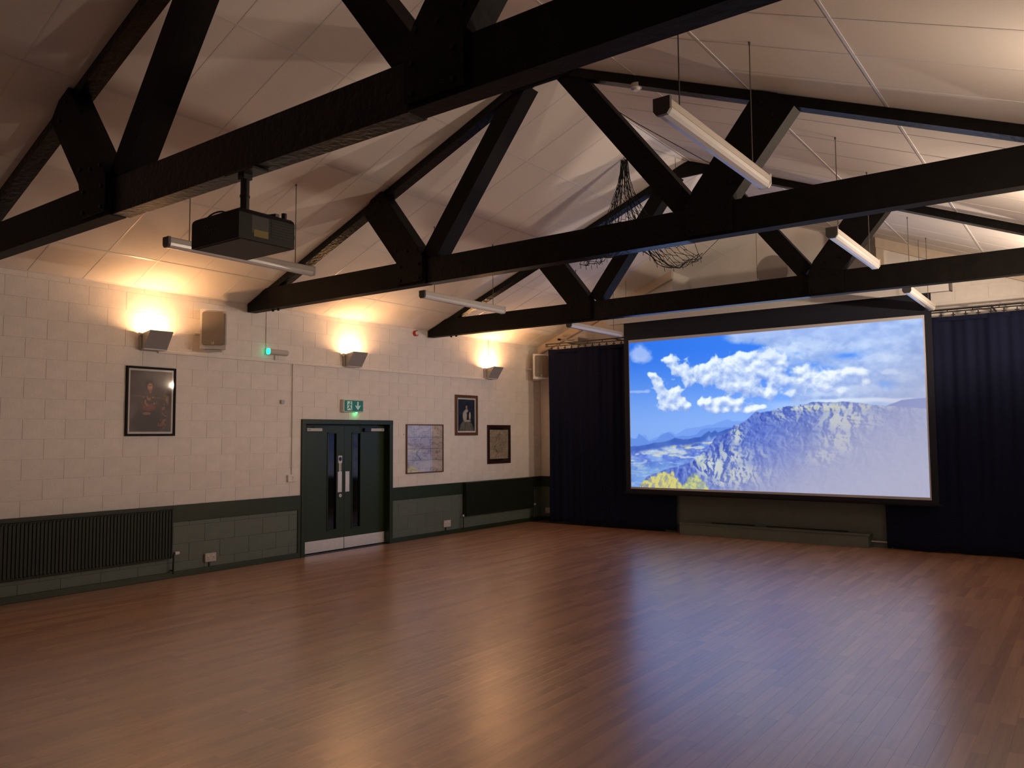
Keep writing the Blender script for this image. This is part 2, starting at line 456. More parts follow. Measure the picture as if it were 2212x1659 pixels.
# smooth plastered recess above the stage
def roofpoly(x0, x1, z0):
    p = [(x0, z0), (x1, z0), (x1, roof(x1) + .03)]
    if x0 < W / 2 < x1: p.append((W / 2, roof(W / 2) + .03))
    return p + [(x0, roof(x0) + .03)]
struct('wall_recess', MB().prism(roofpoly(RX1 - .05, RX2 + .05, 0), 'y', LR, LR + .15), 'plaster', 'smooth plastered wall at the back of the stage recess')
struct('floor_stage', MB().box((RX1, 13.9, .80), (RX2, LR, .95)), 'floor_gap', 'stage floor hidden behind the screen')
struct('wall_stage_front', MB().box((RX1 - .02, 13.765, 0), (RX2 + .12, 13.9, .95), .004).box((RX1, 13.9, 0), (RX1 + .1, L, .8)), 'stage_grey', 'low grey-green stage front between the curtains')
struct('baseboard_stage', MB().box((RX1, 13.752, 0), (RX2 + .12, 13.766, .07), .002), 'stage_grey', 'grey-green skirting of the stage front')
# timber trims of the gable
def slope_board(x0, x1, h, y0, y1, gap=.0):
    return MB().prism([(x0, roof(x0) - h - gap), (x1, roof(x1) - h - gap), (x1, roof(x1) - gap), (x0, roof(x0) - gap)], 'y', y0, y1)
struct('trim_5', slope_board(.0, RX1 + .02, .17, L - .09, L), 'trim_wood', 'cream sloping board where the gable meets the ceiling on the left')
struct('trim_6', slope_board(RX2 - .02, W, .17, L - .09, L), 'trim_wood', 'cream sloping board where the gable meets the ceiling on the right')
struct('trim_7', MB().box((RX2 - .02, L - .06, 3.2), (RX2 + .10, L, roof(RX2) - .15), .004), 'trim_wood', 'cream upright board at the right edge of the recess')
# unseen walls that close the room
struct('wall_right', MB().box((W, REAR, 0), (W + .2, LR + .2, ZW + .05)), 'cream_paint', 'cream painted wall on the right, beside the camera')
struct('wall_rear', MB().prism(roofpoly(-.2, W + .2, 0), 'y', REAR - .2, REAR), 'cream_paint', 'cream painted wall behind the camera')

# ---- ceilings: lay-in panels in a metal grid, sloping to the ridge
SB = [0, .667, 1.890, 3.113, 4.337, HALF]
def cpt(side, s, y, n):
    x = s * CA + n * SA; z = ZW + s * SA - n * CA
    return (x if side == 'left' else W - x, y, z)
YK = [5.10 + .612 * k for k in range(-14, 18)]
YK = [REAR] + [y for y in YK if REAR + .05 < y < LR + .1] + [LR + .15]
for side in ('left', 'right'):
    mb = MB(); P = [cpt(side, -.3, REAR - .2, -.03), cpt(side, HALF + .02, REAR - .2, -.03), cpt(side, HALF + .02, LR + .2, -.03), cpt(side, -.3, LR + .2, -.03)]
    Q = [cpt(side, -.3, REAR - .2, -.15), cpt(side, HALF + .06, REAR - .2, -.15), cpt(side, HALF + .06, LR + .2, -.15), cpt(side, -.3, LR + .2, -.15)]
    mb.add(P + Q, [(0, 1, 2, 3), (7, 6, 5, 4), (0, 4, 5, 1), (1, 5, 6, 2), (2, 6, 7, 3), (3, 7, 4, 0)])
    ce = struct('ceiling_' + side, mb, 'tile', 'sloping %s half of the ceiling with lay-in panels' % side)
    rest = MB()
    cache = {}
    for a, b in zip(SB, SB[1:]):
        for y0, y1 in zip(YK, YK[1:]):
            g = .004
            def tile(mbx):
                lo = [cpt(side, s, y, 0.0) for s, y in ((a + g, y0 + g), (b - g, y0 + g), (b - g, y1 - g), (a + g, y1 - g))]
                hi = [cpt(side, s, y, -.016) for s, y in ((a + g, y0 + g), (b - g, y0 + g), (b - g, y1 - g), (a + g, y1 - g))]
                mbx.add(lo + hi, [(0, 1, 2, 3), (7, 6, 5, 4), (0, 4, 5, 1), (1, 5, 6, 2), (2, 6, 7, 3), (3, 7, 4, 0)])
                return mbx
            if y1 < 2.0: tile(rest); continue
            key = (round(b - a, 4), round(y1 - y0, 4))
            loc = cpt(side, a, y0, 0)
            if key not in cache: cache[key] = tile(MB()).data('ceiling_panel', 'tile', loc)
            inst(ce, 'ceiling_panel', cache[key], loc)
    part(ce, 'ceiling_panel_rest', rest, 'tile', kind='stuff')
    def bar(mbx, s0, s1, y0, y1, n0=.0035, n1=-.004):
        A = [cpt(side, s, y, n0) for s, y in ((s0, y0), (s1, y0), (s1, y1), (s0, y1))]; B = [cpt(side, s, y, n1) for s, y in ((s0, y0), (s1, y0), (s1, y1), (s0, y1))]
        mbx.add(A + B, [(0, 1, 2, 3), (7, 6, 5, 4), (0, 4, 5, 1), (1, 5, 6, 2), (2, 6, 7, 3), (3, 7, 4, 0)]); return mbx
    for s in SB[1:-1]: part(ce, 'grid_runner', bar(MB(), s - .012, s + .012, REAR, LR), 'tee')
    part(ce, 'eaves_angle', bar(MB(), -.0, .02, REAR, L), 'tee')
    ct = MB()
    for a, b in zip(SB, SB[1:]):
        for y in YK[1:-1]: bar(ct, a + .013, b - .013, y - .008, y + .008, .0025)
    part(ce, 'grid_cross_bar', ct, 'tee', kind='stuff')
    part(ce, 'ridge_strip', bar(MB(), HALF - .05, HALF + .004, REAR, LR, .006), 'tee')

# ---- double door
dr = bpy.data.objects.new('door_1', None); COL.objects.link(dr); dr.location = (0, DY1, 0)
tag(dr, 'dark green double door with slim glass slots and steel kick plates', kind='structure')
aw = .075
part(dr, 'architrave', MB().box((-.02, DY1, 0), (.03, DY1 + aw, DH), .006).box((-.02, DY2 - aw, 0), (.03, DY2, DH), .006).box((-.02, DY1, DH - aw), (.032, DY2, DH), .006), 'green_door')
part(dr, 'jamb', MB().box((-.20, DY1 + .03, 0), (-.015, DY1 + aw - .01, DH - .05)).box((-.20, DY2 - aw + .01, 0), (-.015, DY2 - .03, DH - .05)).box((-.20, DY1 + .03, DH - aw + .01), (-.015, DY2 - .03, DH - .05)), 'green_door')
part(dr, 'threshold', MB().box((-.2, DY1 + .05, -.004), (-.01, DY2 - .05, .006)), 'black')
LX = -.115   # front face of the leaves
ya, yb = DY1 + aw - .008, DY2 - aw + .008; ym = (ya + yb) / 2
for k, (y0, y1) in enumerate(((ya, ym - .002), (ym + .002, yb))):
    # slot position inside the leaf
    gy0, gy1 = (y1 - .345, y1 - .165) if k == 0 else (y0 + .165, y0 + .345)
    gz0, gz1 = .34, 1.885
    lf = MB()
    lf.box((LX - .045, y0, .012), (LX, gy0, DH - aw)).box((LX - .045, gy1, .012), (LX, y1, DH - aw)).box((LX - .045, gy0, .012), (LX, gy1, gz0)).box((LX - .045, gy0, gz1), (LX, gy1, DH - aw))
    leaf = part(dr, 'leaf', lf, 'green_door')
    fr = MB()
    for a, b in (((gy0 - .012, gz0 - .012), (gy0 + .006, gz1 + .012)), ((gy1 - .006, gz0 - .012), (gy1 + .012, gz1 + .012)), ((gy0 - .012, gz0 - .012), (gy1 + .012, gz0 + .006)), ((gy0 - .012, gz1 - .006), (gy1 + .012, gz1 + .012))):
        fr.box((LX - .01, a[0], a[1]), (LX + .01, b[0], b[1]), .003)
    part(leaf, 'glazing_bead', fr, 'green_door')
    part(leaf, 'pane', MB().box((LX - .030, gy0, gz0), (LX - .022, gy1, gz1)), 'door_glass')
    part(leaf, 'kick_plate', MB().box((LX, y0 + .004, .02), (LX + .003, y1 - .004, .20)), 'kick_steel', 'brushed steel kick plate')
    py0, py1 = (y1 - .135, y1 - .050) if k == 0 else (y0 + .022, y0 + .107)
    part(leaf, 'push_plate', MB().box((LX, py0, .93), (LX + .004, py1, 1.26), .0015), 'steel', 'steel push plate')
    if k == 0:
        part(leaf, 'lock_escutcheon', MB().tube((LX, y1 - .085, .875), (LX + .012, y1 - .085, .875), .028, 14), 'steel')
        part(leaf, 'keyhole', MB().tube((LX + .012, y1 - .085, .877), (LX + .0128, y1 - .085, .877), .009, 10), 'black')
        part(leaf, 'door_notice', MB().box((LX, y1 - .125, 1.40), (LX + .002, y1 - .045, 1.52), .0008).box((LX, y1 - .110, 1.26), (LX + .002, y1 - .062, 1.40)), 'white_plastic', 'white notice with a blue disc')
        part(leaf, 'notice_disc', MB().tube((LX + .002, y1 - .085, 1.465), (LX + .003, y1 - .085, 1.465), .033, 20), 'blue_sign')
        mk = MB()
        for q in range(5): mk.box((LX + .002, y1 - .095, 1.275 + q * .025), (LX + .0026, y1 - .077, 1.288 + q * .025))
        for q in range(3): mk.box((LX + .003, y1 - .104, 1.452 + q * .012), (LX + .0034, y1 - .066, 1.456 + q * .012))
        part(leaf, 'notice_print', mk, 'black')
    # overhead closer: silver body, black end, arm to the frame
    cy0, cy1 = (y0 + .10, y0 + .40) if k == 0 else (y1 - .36, y1 - .06)
    cl = part(leaf, 'closer', MB().box((LX, cy0, 1.915), (LX + .055, cy1, 1.965), .005), 'white_metal', 'silver overhead door closer')
    part(cl, 'closer_end', MB().box((LX, cy0 - .06 if k == 0 else cy0 - .14, 1.91), (LX + .05, cy0, 1.968)), 'black')
    part(cl, 'closer_arm', MB().box((LX + .02, cy0 + .02 if k == 0 else cy0 - .22, 1.985), (LX + .035, cy1 + .14 if k == 0 else cy1 - .02, 1.993)).tube((LX + .03, (cy0 + cy1) / 2, 1.96), (LX + .03, (cy0 + cy1) / 2, 1.992), .01, 8), 'black')
    part(cl, 'closer_slot', MB().box((LX + .055, cy0 + .02 if k == 0 else cy1 - .07, 1.936), (LX + .0556, cy0 + .07 if k == 0 else cy1 - .02, 1.944)), 'black')

# ================================================================== TRUSSES
def mir(p): return (W - p[0], p[1])
def truss(Y, label, detail=True):
    t = thing('roof_truss', label, 'roof truss', (W / 2, Y, ZB), 'dark timber roof trusses')
    # bottom chord: middle length slightly behind, outer lengths in front with raked ends
    xj = 3.50
    end = .36
    mb = MB().prism([(.02, ZB), (.02, roof(.02) - .012), (.30, roof(.30) - .012), (.42, ZT), (xj, ZT), (xj, ZB)], 'y', Y, Y + .14)
    part(t, 'bottom_chord_end', mb, 'timber')
    mb = MB().prism([(W - x, z) for x, z in reversed([(.02, ZB), (.02, roof(.02) - .012), (.30, roof(.30) - .012), (.42, ZT), (xj, ZT), (xj, ZB)])], 'y', Y, Y + .14)
    part(t, 'bottom_chord_end', mb, 'timber')
    part(t, 'bottom_chord', MB().box((xj, Y + .02, ZB + .004), (W - xj, Y + .17, ZT), .004), 'timber_worn')
    rd = .095 / CA
    for s in (0, 1):
        f = (lambda p: p) if s == 0 else mir
        x0, x1 = .36, W / 2
        poly = [f((x0, roof(x0) - .006)), f((x0, roof(x0) - rd)), f((x1, ZR - rd)), f((x1, ZR - .006))]
        part(t, 'rafter', MB().prism(poly, 'y', Y + .012, Y + .158), 'timber_worn')
        # long strut, chord to apex
        a, b = f((3.60 - .03, 4.06 - .05)), f((4.86, 5.69 - .03))
        part(t, 'long_strut', MB().beam(a, b, .22, .22, Y + .03, .06), 'timber')
        # short strut, chord to mid rafter
        a, b = f((3.27, 3.88)), f((2.575, 4.70))
        d = Vector((b[0] - a[0], b[1] - a[1])).normalized()
        poly = [f((2.475, 4.64)), f((2.62, roof(2.62) - .015)), f((2.80, roof(2.80) - .015)), f((3.42, 4.085)), f((3.49, 3.93)), f((3.49, 3.66)), f((3.06, 3.66)), f((3.06, 3.93))]
        part(t, 'short_strut', MB().prism(poly, 'y', Y - .035, Y + .14), 'timber')
        if detail:
            for (bx, bz) in ((2.66, 4.60), (2.76, 4.74), (3.06, 4.08), (3.24, 4.05), (3.40, 4.05), (3.13, 3.87), (3.13, 3.70), (3.43, 3.87), (3.43, 3.70)):
                c = f((bx, bz)); part(t, 'bolt', MB().tube((c[0], Y - .048, c[1]), (c[0], Y - .034, c[1]), .017, 6), 'bolt')
            for bx in (.52, .64):
                c = f((bx, ZB)); part(t, 'bolt', MB().tube((c[0], Y + .07, ZB - .03), (c[0], Y + .07, ZB + .002), .018, 6), 'bolt')
    c = W / 2
    part(t, 'apex_plate', MB().prism([(c - .42, roof(c - .42) - .012), (c - .36, roof(c - .42) - .07), (c + .36, roof(c - .42) - .07), (c + .42, roof(c - .42) - .012), (c, ZR - .03)], 'y', Y - .01, Y + .03), 'timber')
    return t
truss(TY[1], 'nearest black timber truss, carrying the projector')
truss(TY[2], 'middle of the three dark timber trusses, in front of the hanging net')
truss(TY[3], 'farthest dark timber truss, just in front of the screen casing')

# ================================================================== PROJECTION SCREEN
def srgb(c):
    c = np.asarray(c, dtype=np.float64) / 255.0
    return np.where(c <= .04045, c / 12.92, ((c + .055) / 1.055) ** 2.4)
def vnoise(x, y, seed):
    """smooth value noise on arrays"""
    r = np.random.RandomState(seed).rand(256, 256)
    xi = np.floor(x).astype(int); yi = np.floor(y).astype(int); fx = x - xi; fy = y - yi
    fx = fx * fx * (3 - 2 * fx); fy = fy * fy * (3 - 2 * fy)
    g = lambda a, b: r[b % 256, a % 256]
    return (g(xi, yi) * (1 - fx) + g(xi + 1, yi) * fx) * (1 - fy) + (g(xi, yi + 1) * (1 - fx) + g(xi + 1, yi + 1) * fx) * fy
def fbm(x, y, seed, o=5):
    t = 0; a = .5; n = 0
    for k in range(o):
        t = t + a * vnoise(x * 2 ** k + 13.7 * k, y * 2 ** k + 7.1 * k, seed + k); n += a; a *= .5
    return t / n
def sm(e0, e1, x):
    t = np.clip((x - e0) / (e1 - e0), 0, 1); return t * t * (3 - 2 * t)
def mixc(img, col, a):
    return img * (1 - a[..., None]) + np.asarray(col, dtype=float) * a[..., None]
def grid_picture(parent, name, P00, P10, P01, img, m, local=False):
    """img [rows, cols, 3] linear; row 0 at the top. P00 top-left, P10 top-right, P01 bottom-left"""
    h, w_ = img.shape[:2]
    P00, P10, P01 = map(np.array, (P00, P10, P01))
    u, v = np.meshgrid(np.linspace(0, 1, w_), np.linspace(0, 1, h))
    pts = P00 + u[..., None] * (P10 - P00) + v[..., None] * (P01 - P00)
    if not local: pts = pts - np.array(off_of(parent))
    idx = np.arange(h * w_).reshape(h, w_)
    q = np.stack([idx[1:, :-1], idx[1:, 1:], idx[:-1, 1:], idx[:-1, :-1]], -1).reshape(-1, 4)
    me = bpy.data.meshes.new(name)
    me.vertices.add(h * w_); me.vertices.foreach_set('co', pts.reshape(-1).astype(np.float32))
    me.loops.add(q.size); me.loops.foreach_set('vertex_index', q.reshape(-1).astype(np.int32))
    me.polygons.add(len(q)); me.polygons.foreach_set('loop_start', np.arange(0, q.size, 4, dtype=np.int32))
    me.update(calc_edges=True); me.validate()
    ca = me.color_attributes.new('Col', 'FLOAT_COLOR', 'POINT')
    ca.data.foreach_set('color', np.concatenate([img, np.ones((h, w_, 1))], -1).astype(np.float32).ravel())
    me.materials.append(M[m])
    o = bpy.data.objects.new(name, me); COL.objects.link(o); o.parent = parent
    return o

def landscape(w_, h):
    """mountain landscape under blue sky and cumulus; coordinates below were read off the screen (0..2212 x 0..1422)"""
    U, V_ = np.meshgrid(np.linspace(0, 1, w_), np.linspace(0, 1, h))
    yt = 240 - 160 * U; yb = 1232 + 98 * U
    Y = yt + (yb - yt) * V_; X = (62 + 2013 * U) * (1 - V_) + (72 + 2046 * U) * V_
    n1 = fbm(X / 150, Y / 110, 1, 6); n2 = fbm(X / 60, Y / 45, 11, 5); n3 = fbm(X / 26, Y / 22, 21, 4)
    # sky
    t = sm(240, 860, Y)
    img = np.array([52, 118, 232.]) * (1 - t[..., None]) + np.array([132, 172, 240.]) * t[..., None]
    img = img + ((X - 500) / 1600 * 18)[..., None]
    # broad grey cloud on the right
    Xw = X + 90 * (n1 - .5); Yw = Y + 90 * (fbm(X / 130, Y / 120, 31, 5) - .5)
    cover = sm(.42, .62, n1 * .55 + .55 * sm(900, 1500, Xw - .5 * (Yw - 300)) * sm(700, 610, Yw))
    cover = np.maximum(cover, sm(1050, 1230, Xw + .6 * (190 - Yw)) * sm(660, 600, Yw))
    cover = np.maximum(cover, sm(760, 900, Xw) * sm(230, 190, Yw + .0 * X) * .9)
    for hx, hy, rx, ry in ((1400, 392, 80, 26), (1495, 438, 55, 24), (1640, 345, 90, 26), (1868, 545, 62, 30), (1310, 320, 30, 14)):
        dd = ((Xw - hx) / rx) ** 2 + ((Yw - hy) / ry) ** 2
        cover = cover * (1 - .85 * np.exp(-dd * 1.1))
    gray = np.array([158, 184, 234.]) + (n2[..., None] - .5) * np.array([70, 60, 30.])
    img = img * (1 - cover[..., None]) + gray * cover[..., None]
    # cumulus blobs: each puff is bright on top and greyer below
    puffs = [(390, 365, 52), (350, 400, 36), (430, 415, 62), (520, 430, 74), (610, 430, 76), (680, 480, 74), (560, 495, 70), (745, 365, 44), (730, 430, 60),
             (800, 400, 60), (860, 370, 66), (930, 345, 66), (985, 345, 56), (900, 440, 92), (1010, 420, 96), (1080, 400, 84), (1150, 470, 96), (820, 500, 84),
             (930, 520, 88), (1040, 540, 92), (1130, 590, 62), (1250, 520, 92), (1330, 420, 68), (1370, 400, 46), (1400, 480, 84), (1540, 480, 84), (1640, 450, 72), (1720, 460, 52),
             (1300, 590, 66), (1500, 560, 66), (1600, 580, 56), (1750, 520, 40), (1450, 540, 80), (1230, 380, 80), (1140, 330, 60),
             (250, 470, 36), (265, 500, 42), (305, 530, 44), (330, 590, 56), (400, 620, 60), (450, 570, 42), (480, 655, 54), (530, 675, 40), (360, 670, 50), (430, 685, 44),
             (640, 655, 36), (700, 690, 42), (690, 650, 34), (770, 655, 44), (815, 640, 40), (860, 665, 44), (930, 650, 36), (760, 705, 40), (830, 710, 40), (900, 705, 36), (1040, 695, 38), (1090, 690, 28), (985, 710, 30)]
    dens = np.zeros_like(X)
    for px, py, r in puffs:
        dens = 1 - (1 - dens) * (1 - .92 * np.exp(-1.25 * (((X - px) / r) ** 2 + ((Y - py) / (r * .85)) ** 2)))
    billow = 1 - np.abs(2 * fbm(X / 120, Y / 100, 301, 4) - 1)           # rounded lumps
    fine = 1 - np.abs(2 * fbm(X / 44, Y / 36, 311, 4) - 1)
    dens = dens + (billow - .70) * 1.05 + (fine - .68) * .30
    a = sm(.38, .60 + .35 * sm(1000, 1500, X), dens)
    ux, uy = 6, 7                                                       # light from the upper right of the picture
    lum = dens - np.roll(np.roll(dens, uy, 0), ux // 2, 1)
    sh = np.clip(.50 + .95 * lum + .30 * (dens - .75) + (n3 - .5) * .22, 0, 1)
    c = np.array([136, 164, 226.]) * (1 - sh[..., None]) + np.array([242, 250, 255.]) * sh[..., None]
    img = img * (1 - .93 * a[..., None]) + c * (.93 * a[..., None])
    # soft pale cloud at the upper left and a thin streak
    for px, py, rx, ry, k in ((160, 310, 95, 75, .85), (215, 350, 60, 30, .6), (110, 350, 40, 30, .5), (140, 578, 95, 11, .7), (215, 575, 30, 14, .6), (1040, 160, 200, 45, .6), (1600, 170, 420, 70, .4)):
        dd = np.hypot((X - px) / rx, (Y - py) / ry) + (n2 - .5) * .9
        img = mixc(img, (165, 188, 240), k * sm(1.1, .5, dd))
    for px, py, rx, ry, k in ((1210, 300, 170, 60, .6), (1450, 250, 230, 60, .5), (1860, 350, 160, 45, .55), (1880, 452, 60, 26, .7), (1650, 570, 280, 40, .5), (1480, 605, 220, 26, .5), (1980, 500, 110, 40, .35), (1750, 250, 140, 40, .35)):
        dd = np.hypot((X - px) / rx, (Y - py) / ry) + (n1 - .5) * 1.2 + (n3 - .5) * .7
        img = mixc(img, (212, 228, 252), k * sm(1.15, .35, dd))
    # bright strip under the cloud base above the ridge
    img = mixc(img, (226, 240, 254), sm(26, 6, np.abs(Y - (655 + (n1 - .5) * 30))) * sm(1330, 1500, X) * .95)
    img = mixc(img, (190, 212, 248), sm(60, 10, np.abs(Y - 690)) * sm(1000, 1250, X) * .5)
    def skyl(pts, jag, seed, sc=45):
        xs, ys = zip(*pts); return np.interp(X, xs, ys) + (fbm(X / sc, 0 * X, seed, 4) - .5) * jag
    # far blue ranges
    f1 = skyl([(0, 900), (70, 895), (110, 905), (140, 868), (158, 885), (200, 880), (222, 912), (300, 890), (330, 868), (400, 853), (445, 878), (520, 838), (650, 822), (740, 806), (835, 772), (880, 788), (1000, 785), (2212, 780)], 12, 41)
    img = mixc(img, (112, 152, 232), sm(-3, 3, Y - f1) * .75)
    f2 = skyl([(0, 930), (60, 900), (125, 905), (140, 870), (162, 880), (225, 925), (280, 915), (330, 880), (385, 860), (440, 890), (600, 880), (640, 845), (690, 835), (760, 830), (2212, 820)], 14, 45)
    img = mixc(img, (92, 134, 218), sm(-3, 3, Y - f2) * .7)
    f3 = skyl([(0, 970), (70, 958), (170, 950), (250, 936), (350, 926), (430, 903), (500, 914), (560, 908), (640, 893), (700, 856), (715, 868), (745, 850), (765, 868), (830, 845), (900, 835), (2212, 830)], 14, 51)
    m3 = sm(-3, 3, Y - f3)
    plate = np.array([110, 140, 218.]) + (n2[..., None] - .5) * np.array([120, 130, 60.])
    edge = sm(60, 25, Y - f3)[..., None]
    plate = plate * (1 - edge * .8) + np.array([58, 92, 178.]) * edge * .8
    strat = sm(.50, .66, fbm(X / 70, Y / 17, 61, 4)) * sm(25, 60, Y - f3)
    plate = mixc(plate, (206, 216, 214), strat * .75)
    yel = sm(.55, .7, fbm(X / 60, Y / 24, 71, 4)) * sm(25, 60, Y - f3) * sm(1060, 940, Y)
    plate = mixc(plate, (222, 218, 150), yel * .6)
    low = sm(1040, 1110, Y)[..., None]
    plate = plate * (1 - low * .55) + np.array([112, 156, 214.]) * low * .55
    img = img * (1 - m3[..., None]) + plate * m3[..., None]
    # dark hill at the far right, then the big mountain
    fr = skyl([(0, 2000), (1840, 705), (1880, 688), (1960, 652), (2090, 638), (2212, 640)], 4, 81)
    img = mixc(img, (92, 112, 190), sm(-3, 3, Y - fr))
    fm = skyl([(0, 1300), (140, 1232), (200, 1165), (400, 1106), (500, 1090), (600, 1050), (650, 1008), (700, 962), (740, 908), (780, 885), (830, 870), (868, 848), (880, 812), (922, 812), (932, 806), (965, 786), (1010, 748), (1035, 722), (1075, 730), (1140, 718), (1230, 690), (1380, 674), (1425, 656), (1560, 664), (1620, 656), (1720, 670), (1870, 692), (2090, 714), (2212, 720)], 10, 91, 30)
    mm = sm(-3, 3, Y - fm)
    d = Y - fm
    # relief: ridged heights lit from the left, cliffs banded by strata
    wx = X + 40 * (fbm(X / 120, Y / 90, 401, 4) - .5) * 2; wy = Y + 30 * (fbm(X / 90, Y / 90, 411, 4) - .5) * 2
    hgt = (1 - np.abs(2 * fbm(wx / 190 + wy / 340, wy / 260, 421, 5) - 1)) + .45 * (1 - np.abs(2 * fbm(wx / 70, wy / 120, 431, 4) - 1)) + .16 * fbm(wx / 70, wy / 16, 441, 3)
    gx = np.gradient(hgt, axis=1); gy = np.gradient(hgt, axis=0)
    lamb = np.clip(.5 + (gx * 8.5 - gy * 4.5), 0, 1)
    reg = np.zeros_like(X)
    for cx, cy, rx, ry, k in ((1500, 698, 460, 30, .9), (1630, 790, 170, 90, 1.), (1590, 930, 120, 80, .95), (1490, 1040, 100, 60, .95), (1600, 985, 80, 45, .8), (905, 880, 55, 95, .9),
                              (890, 1030, 150, 90, .75), (940, 1165, 130, 85, 1.05), (730, 1110, 130, 95, .95), (1240, 750, 150, 50, .55), (620, 1040, 80, 45, .8), (800, 1200, 90, 50, .8), (1120, 1150, 60, 40, .5), (1080, 1010, 60, 60, .45), (1280, 900, 120, 120, .25)):
        reg = np.maximum(reg, k * np.exp(-(((X - cx) / rx) ** 2 + ((Y - cy) / ry) ** 2)))
    rock = np.array([62, 84, 172.]) * (1 - lamb[..., None]) + np.array([112, 136, 214.]) * lamb[..., None]
    rock = rock + (fbm(X / 22, Y / 16, 451, 4)[..., None] - .5) * np.array([46, 46, 34.])
    litm = np.clip(reg * 1.35 * sm(.30, .72, lamb + .35 * (reg - .5) + (n3 - .5) * .5), 0, 1)
    rock = mixc(rock, (208, 216, 204), litm * .92)
    rock = mixc(rock, (190, 200, 150), litm * sm(.5, .7, n2) * .45)
    # haze and veil towards the lower right
    hz = sm(.15, 1.05, (X - 900) / 1300 * .62 + (Y - 640) / 690 * .62)
    rock = rock * (1 - .86 * hz[..., None]) + np.array([168, 168, 192.]) * .86 * hz[..., None]
    bl = np.exp(-(((X - 1180) / 260) ** 2 + ((Y - 960) / 200) ** 2))
    rock = mixc(rock, (84, 108, 208), bl * .35)
    img = img * (1 - mm[..., None]) + rock * mm[..., None]
    # sunlit yellow mounds bottom left
    for pts, col, seed in (([(130, 1240), (170, 1205), (220, 1165), (330, 1132), (400, 1128), (460, 1165), (490, 1240)], (216, 206, 112), 211),
                           ([(480, 1240), (510, 1195), (560, 1155), (620, 1160), (660, 1195), (700, 1250)], (206, 212, 110), 221)):
        xs, ys = zip(*pts); yy = np.interp(X, xs, ys, left=2000, right=2000) + (fbm(X / 30, Y / 40, seed, 4) - .5) * 20
        n = fbm(X / 26, Y / 30, seed + 3, 4); dd = Y - yy + (n - .5) * 60
        img = mixc(img, col, sm(-6, 22, dd) * (.50 + .48 * sm(.36, .62, n * .6 + lamb * .4)) * .95)
    veil = sm(.72, 1.12, U * .8 + V_ * .62)
    img = mixc(img, (176, 174, 194), veil * .62)
    return srgb(np.clip(img, 0, 255))

SX1, SX2, SZ1, SZ2, SY = 2.639, 7.740, .8046, 3.633, 13.42
sc = thing('projection_screen', 'large pull-down screen showing a mountain landscape under cloudy blue sky', 'screen', (5.19, SY, SZ1 - .1))
part(sc, 'black_border', MB().box((SX1 - .10, SY + .006, SZ1 - .07), (SX2 + .10, SY + .010, 3.98)), 'screen_black')
part(sc, 'white_fabric', MB().box((SX1, SY + .002, SZ1), (SX2, SY + .006, SZ2)), 'screen_white')
img = landscape(440, 248)
grid_picture(sc, 'projected_image', (SX1 + .012, SY, SZ2 - .055), (SX2 - .02, SY, SZ2 - .050), (SX1 + .012, SY, SZ1 + .035), img, 'projected_picture')
part(sc, 'bottom_bar', MB().box((SX1 - .15, SY - .012, SZ1 - .095), (SX2 + .15, SY + .022, SZ1 - .065), .006), 'black_plastic')
ca_ = part(sc, 'casing', MB().box((2.215, SY - .07, 3.966), (8.103, SY + .09, 4.14), .010), 'white_metal', 'long white screen casing')
part(ca_, 'casing_end', MB().box((2.19, SY - .075, 3.961), (2.217, SY + .095, 4.145), .004), 'white_metal')
part(ca_, 'casing_end', MB().box((8.101, SY - .075, 3.961), (8.128, SY + .095, 4.145), .004), 'grey_cap')
part(ca_, 'casing_lip', MB().box((2.22, SY - .075, 3.959), (8.10, SY - .06, 3.972)), 'white_plastic')
part(ca_, 'casing_badge', MB().box((7.86, SY - .0715, 4.075), (7.96, SY - .069, 4.095)), 'black')
for x in (2.6, 5.17, 7.7): part(ca_, 'casing_hanger', MB().tube((x, SY, 4.13), (x, SY, roof(x)), .004, 6), 'wire')

# ================================================================== CURTAINS AND TRACKS
def curtain(name, label, x0, x1, Y, z0, z1, seed):
    nx = int((x1 - x0) / .018); nz = 26
    mb = MB(); r = random.Random(seed); vs_ = []
    ph = [r.uniform(0, 6) for _ in range(6)]
    for j in range(nz + 1):
        t = j / nz; z = z0 + (z1 - z0) * t
        for i in range(nx + 1):
            x = x0 + (x1 - x0) * i / nx; u = x - x0
            a = .010 * (1 - .35 * t)
            y = a * math.sin(2 * math.pi * u / .155 + 1.1 * math.sin(u * 2.3 + ph[0]) + .25 * math.sin(t * 3 + ph[1])) + .018 * math.sin(u * 5.1 + ph[2] + t) + .012 * math.sin(u * 17 + ph[3] - t * 2)
            zz = z + (.012 * math.sin(u * 9 + ph[4]) if j == 0 else 0)
            xx = x + (.012 * math.sin(t * 5 + ph[5]) * (1 if i in (0, nx) else 0))
            vs_.append((xx, Y + y, zz))
    n = nx + 1
    fs = [(j * n + i, j * n + i + 1, (j + 1) * n + i + 1, (j + 1) * n + i) for j in range(nz) for i in range(nx)]
    mb.add(vs_, fs, True)
    loc = ((x0 + x1) / 2, Y, z0)
    c = thing(name, label, 'curtain', loc, 'black stage curtains')
    o = part(c, 'drape', mb, 'curtain')
    so = o.modifiers.new('thickness', 'SOLIDIFY'); so.thickness = .006; so.offset = 0
    part(c, 'heading_tape', MB().box((x0 + .01, Y - .012, z1 - .07), (x1 - .01, Y + .012, z1 - .004)), 'curtain')
    k = x0 + .06
    while k < x1:
        part(c, 'hook', MB().box((k - .028, Y - .008, z1 + .012), (k + .028, Y + .008, z1 + .026)).box((k - .008, Y - .004, z1 - .02), (k + .008, Y + .004, z1 + .058)), 'black_matt'); k += .165
    return c
curtain('stage_curtain', 'navy black curtain left of the screen, beside the corner loudspeaker', .62, 3.44, 13.70, .045, 3.615, 5)
